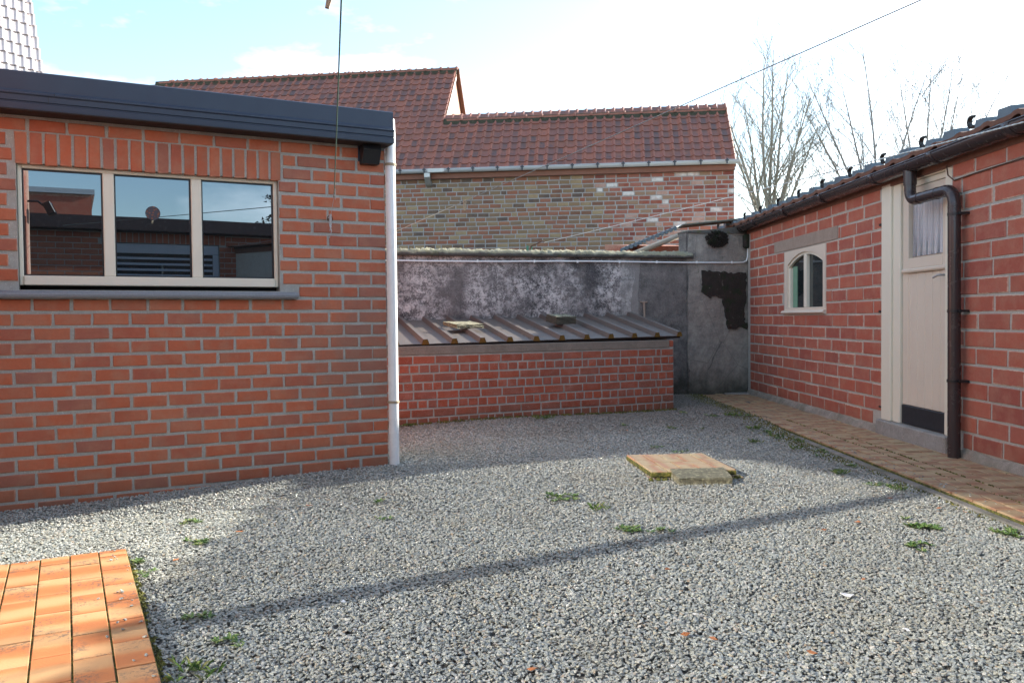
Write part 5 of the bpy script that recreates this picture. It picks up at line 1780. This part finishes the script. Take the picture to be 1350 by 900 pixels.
# second line: right of the camera to the end wall of the outbuilding
w2a, w2b = Vector((-.93, 6.72, 1.70)), Vector((1.237, 2.527, 1.941))
W2b = w2a + (w2b - w2a)*2.0
line('clothes_line', [w2a, W2b], .0022, M['wiredark'], 'long plain line crossing the sky from upper right down to the white downpipe')
def peg(P_, ang, label, tilt=0, s=1.0):
    t_ = thing('clothes_peg', tuple(P_), label, 'clothes peg')
    for sg in (-1, 1):
        bb = MB(); bb.prism([(-.0045, .012), (.0045, .012), (.0045, -.055), (.002, -.062), (-.0045, -.060)], -.0035*1, .0035, Matrix.Translation(P_) @ Matrix.Rotation(R(ang), 4, 'Z') @ Matrix.Rotation(R(tilt + sg*4), 4, 'Y') @ Matrix.Translation((sg*.0065, 0, 0)) @ Matrix.Scale(s, 4))
        bb.obj('jaw', M['wood'], t_)
    bb = MB(); bb.tube([Vector(P_) + Vector((-.008, 0, -.022)), Vector(P_) + Vector((.008, 0, -.022))], .004, 6); bb.obj('spring', M['steel'], t_)
f_ = .29
pk = w2a + (w2b-w2a)*f_
peg(pk, 30, 'grey wooden clothes peg hanging on the long plain line before the farm wall')
pk2 = W1a + d1*1.03
peg(pk2 + Vector((-.028, 0, .002)), 10, 'wooden clothes pegs dangling beside the green line at the top of the picture', 14, 1.1)
# third line: twisted cord passing in front of shed gutter
w3a = FG @ Vector((-2.70, .21, 1.93))
w3b = Vector((2.30, 3.77, 1.832))
W3b = w3a + (w3b-w3a)*1.75 + Vector((0, 0, .10))
line('clothes_line', [w3a, W3b], .0038, M['wirewhite'], 'twisted green and white cord running from the wall post past the shed gutter', twist=True, sag=.035)

# ------------------------------------------------------------------ weeds, leaves and scraps
def weed(x, y, r, n, label, seed, kind='rosette', group=None, h=.02):
    rr = random.Random(seed); mb = MB()
    z = gz(x, y) + .008
    r = r*1.25
    nc = max(1, int(r/.035)**1)
    ncl = max(2, int((r/.017)**1.45))
    for c in range(ncl):
        cx, cy_ = x + rr.gauss(0, r*.45), y + rr.gauss(0, r*.45)
        for k in range(n):
            a = rr.random()*6.283; L = rr.uniform(.014, .030) * (1.3 if kind == 'grass' else 1); w = L*(.38 if kind == 'rosette' else .07)
            d = Vector((math.cos(a), math.sin(a), 0)); s = Vector((-d.y, d.x, 0))
            up = rr.uniform(.1, .55) if kind == 'rosette' else rr.uniform(.5, 1.1)
            b0 = Vector((cx, cy_, z)) + d*.004
            m0 = b0 + d*L*.5 + Vector((0, 0, L*up*.8)); t0 = b0 + d*L + Vector((0, 0, L*up))
            mb.add([b0 - s*w*.2, b0 + s*w*.2, m0 + s*w*.5, t0, m0 - s*w*.5], [(0, 1, 2, 3, 4)])
    o = mb.obj('weed', M['leaf'], recalc=False)
    return tag(o, label, 'weed', group or 'weeds growing through the gravel')
weed(.25, 4.71, .09, 16, 'bright green weed clump in the gravel, straight below the bunker wall middle', 1)
weed(.44, 4.45, .045, 12, 'small weed tuft just right of the bright clump in mid yard', 2, 'grass')
weed(.56, 3.99, .08, 12, 'spreading weed patch in mid yard just above the long thin shadow', 3)
weed(.72, 3.97, .045, 12, 'leafy weed at the right end of the spreading patch', 13)
weed(-.75, 4.64, .03, 9, 'tiny weed in front of the white downpipe', 4)
weed(-.66, 4.27, .03, 9, 'tiny weed lower in front of the white downpipe', 14)
weed(-1.66, 4.27, .045, 16, 'yellow-green weed in sunlit gravel near the outbuilding wall', 5)
weed(-1.47, 3.87, .05, 16, 'yellow-green weed at edge of the sunlit gravel above the patio corner', 6)
weed(-1.62, 3.52, .045, 14, 'leafy weed at the far right corner of the orange patio', 7)
weed(-1.50, 3.36, .04, 8, 'broad-leaved weed by the patio edge just below its corner', 8)
weed(1.99, 4.02, .085, 22, 'large green weed clump right of the yard near the path', 9)
weed(1.79, 3.69, .055, 16, 'flat green weed just below the large clump near the path', 10)
weed(2.32, 3.90, .07, 18, 'pale grey-green weed at the right edge beside the path kerb', 11)
weed(-1.10, 2.86, .05, 10, 'weed in the gravel right of the patio, upper one', 12)
weed(-.93, 2.68, .05, 10, 'weed in the gravel right of the patio, lower one', 15)
weed(-.93, 2.42, .06, 10, 'grassy weed at the bottom of the picture beside the patio', 16, 'grass')
weed(.30, 7.95, .07, 12, 'weed sprouting at the foot of the bunker wall', 17, 'grass')
weed(-.95, 7.55, .07, 12, 'weed behind the white downpipe at the bunker foot', 18)
weed(1.75, 8.55, .05, 10, 'weed at the right corner of the bunker', 19)
rr = random.Random(50)
for i in range(26):
    # scattered sprigs along the path edge and in the shaded far gravel
    if i < 14: x, y = 2.33 - abs(rr.gauss(0, .16)), rr.uniform(4.2, 8.6)
    else: x, y = rr.uniform(1.0, 2.2), rr.uniform(6.2, 8.6)
    weed(x, y, rr.uniform(.03, .06), 9, 'little green sprig in the gravel along the path', 60+i, 'grass' if i % 3 == 0 else 'rosette', 'little sprigs along the path edge')
def leaf(x, y, seed, label, group='dry leaves on the gravel', mat=None, s=.022):
    rr = random.Random(seed); z = gz(x, y) + .013
    a = rr.random()*6.28
    V = []
    for k, (u, w) in enumerate(((-1, 0), (-.4, .5), (.3, .45), (1, 0), (.3, -.5), (-.4, -.45))):
        V.append((x + s*(u*math.cos(a)-w*math.sin(a)), y + s*(u*math.sin(a)+w*math.cos(a)), z + rr.uniform(0, .008)))
    V += [(p[0], p[1], p[2]-.0015) for p in V]
    mb = MB(); mb.add(V, [(0, 1, 2, 3, 4, 5), (11, 10, 9, 8, 7, 6)] + [(i, 6+i, 6+(i+1) % 6, (i+1) % 6) for i in range(6)])
    o = mb.obj('dry_leaf' if mat is None else 'scrap', mat or M['leafdead'], recalc=False)
    return tag(o, label, 'leaf' if mat is None else 'litter', group)
leaf(-1.33, 4.02, 1, 'orange-brown dry leaf on the gravel near the sunlit weeds')
leaf(-1.12, 4.55, 2, 'dark red dry leaf in front of the outbuilding wall')
for i, (x, y) in enumerate(((1.48, 3.95), (2.10, 4.62), (2.25, 4.38), (2.33, 4.28), (.62, 3.35), (.55, 2.66), (.63, 2.62), (.05, 2.4), (1.35, 3.2), (-1.45, 3.55), (1.0, 7.3), (1.55, 7.6), (1.7, 4.1), (.9, 2.5))):
    leaf(x, y, 10+i, 'small dry leaf scrap lying among the gravel stones', s=.016)
leaf(1.215, 3.02, 40, 'long white scrap of plastic on the gravel at lower right', None, M['paper'], .024)
leaf(1.27, 2.68, 41, 'small white chip on the gravel below the long white scrap', None, M['paper'], .013)
leaf(-.62, 3.0, 42, 'tiny white chip on the gravel at lower left of the yard', None, M['paper'], .012)
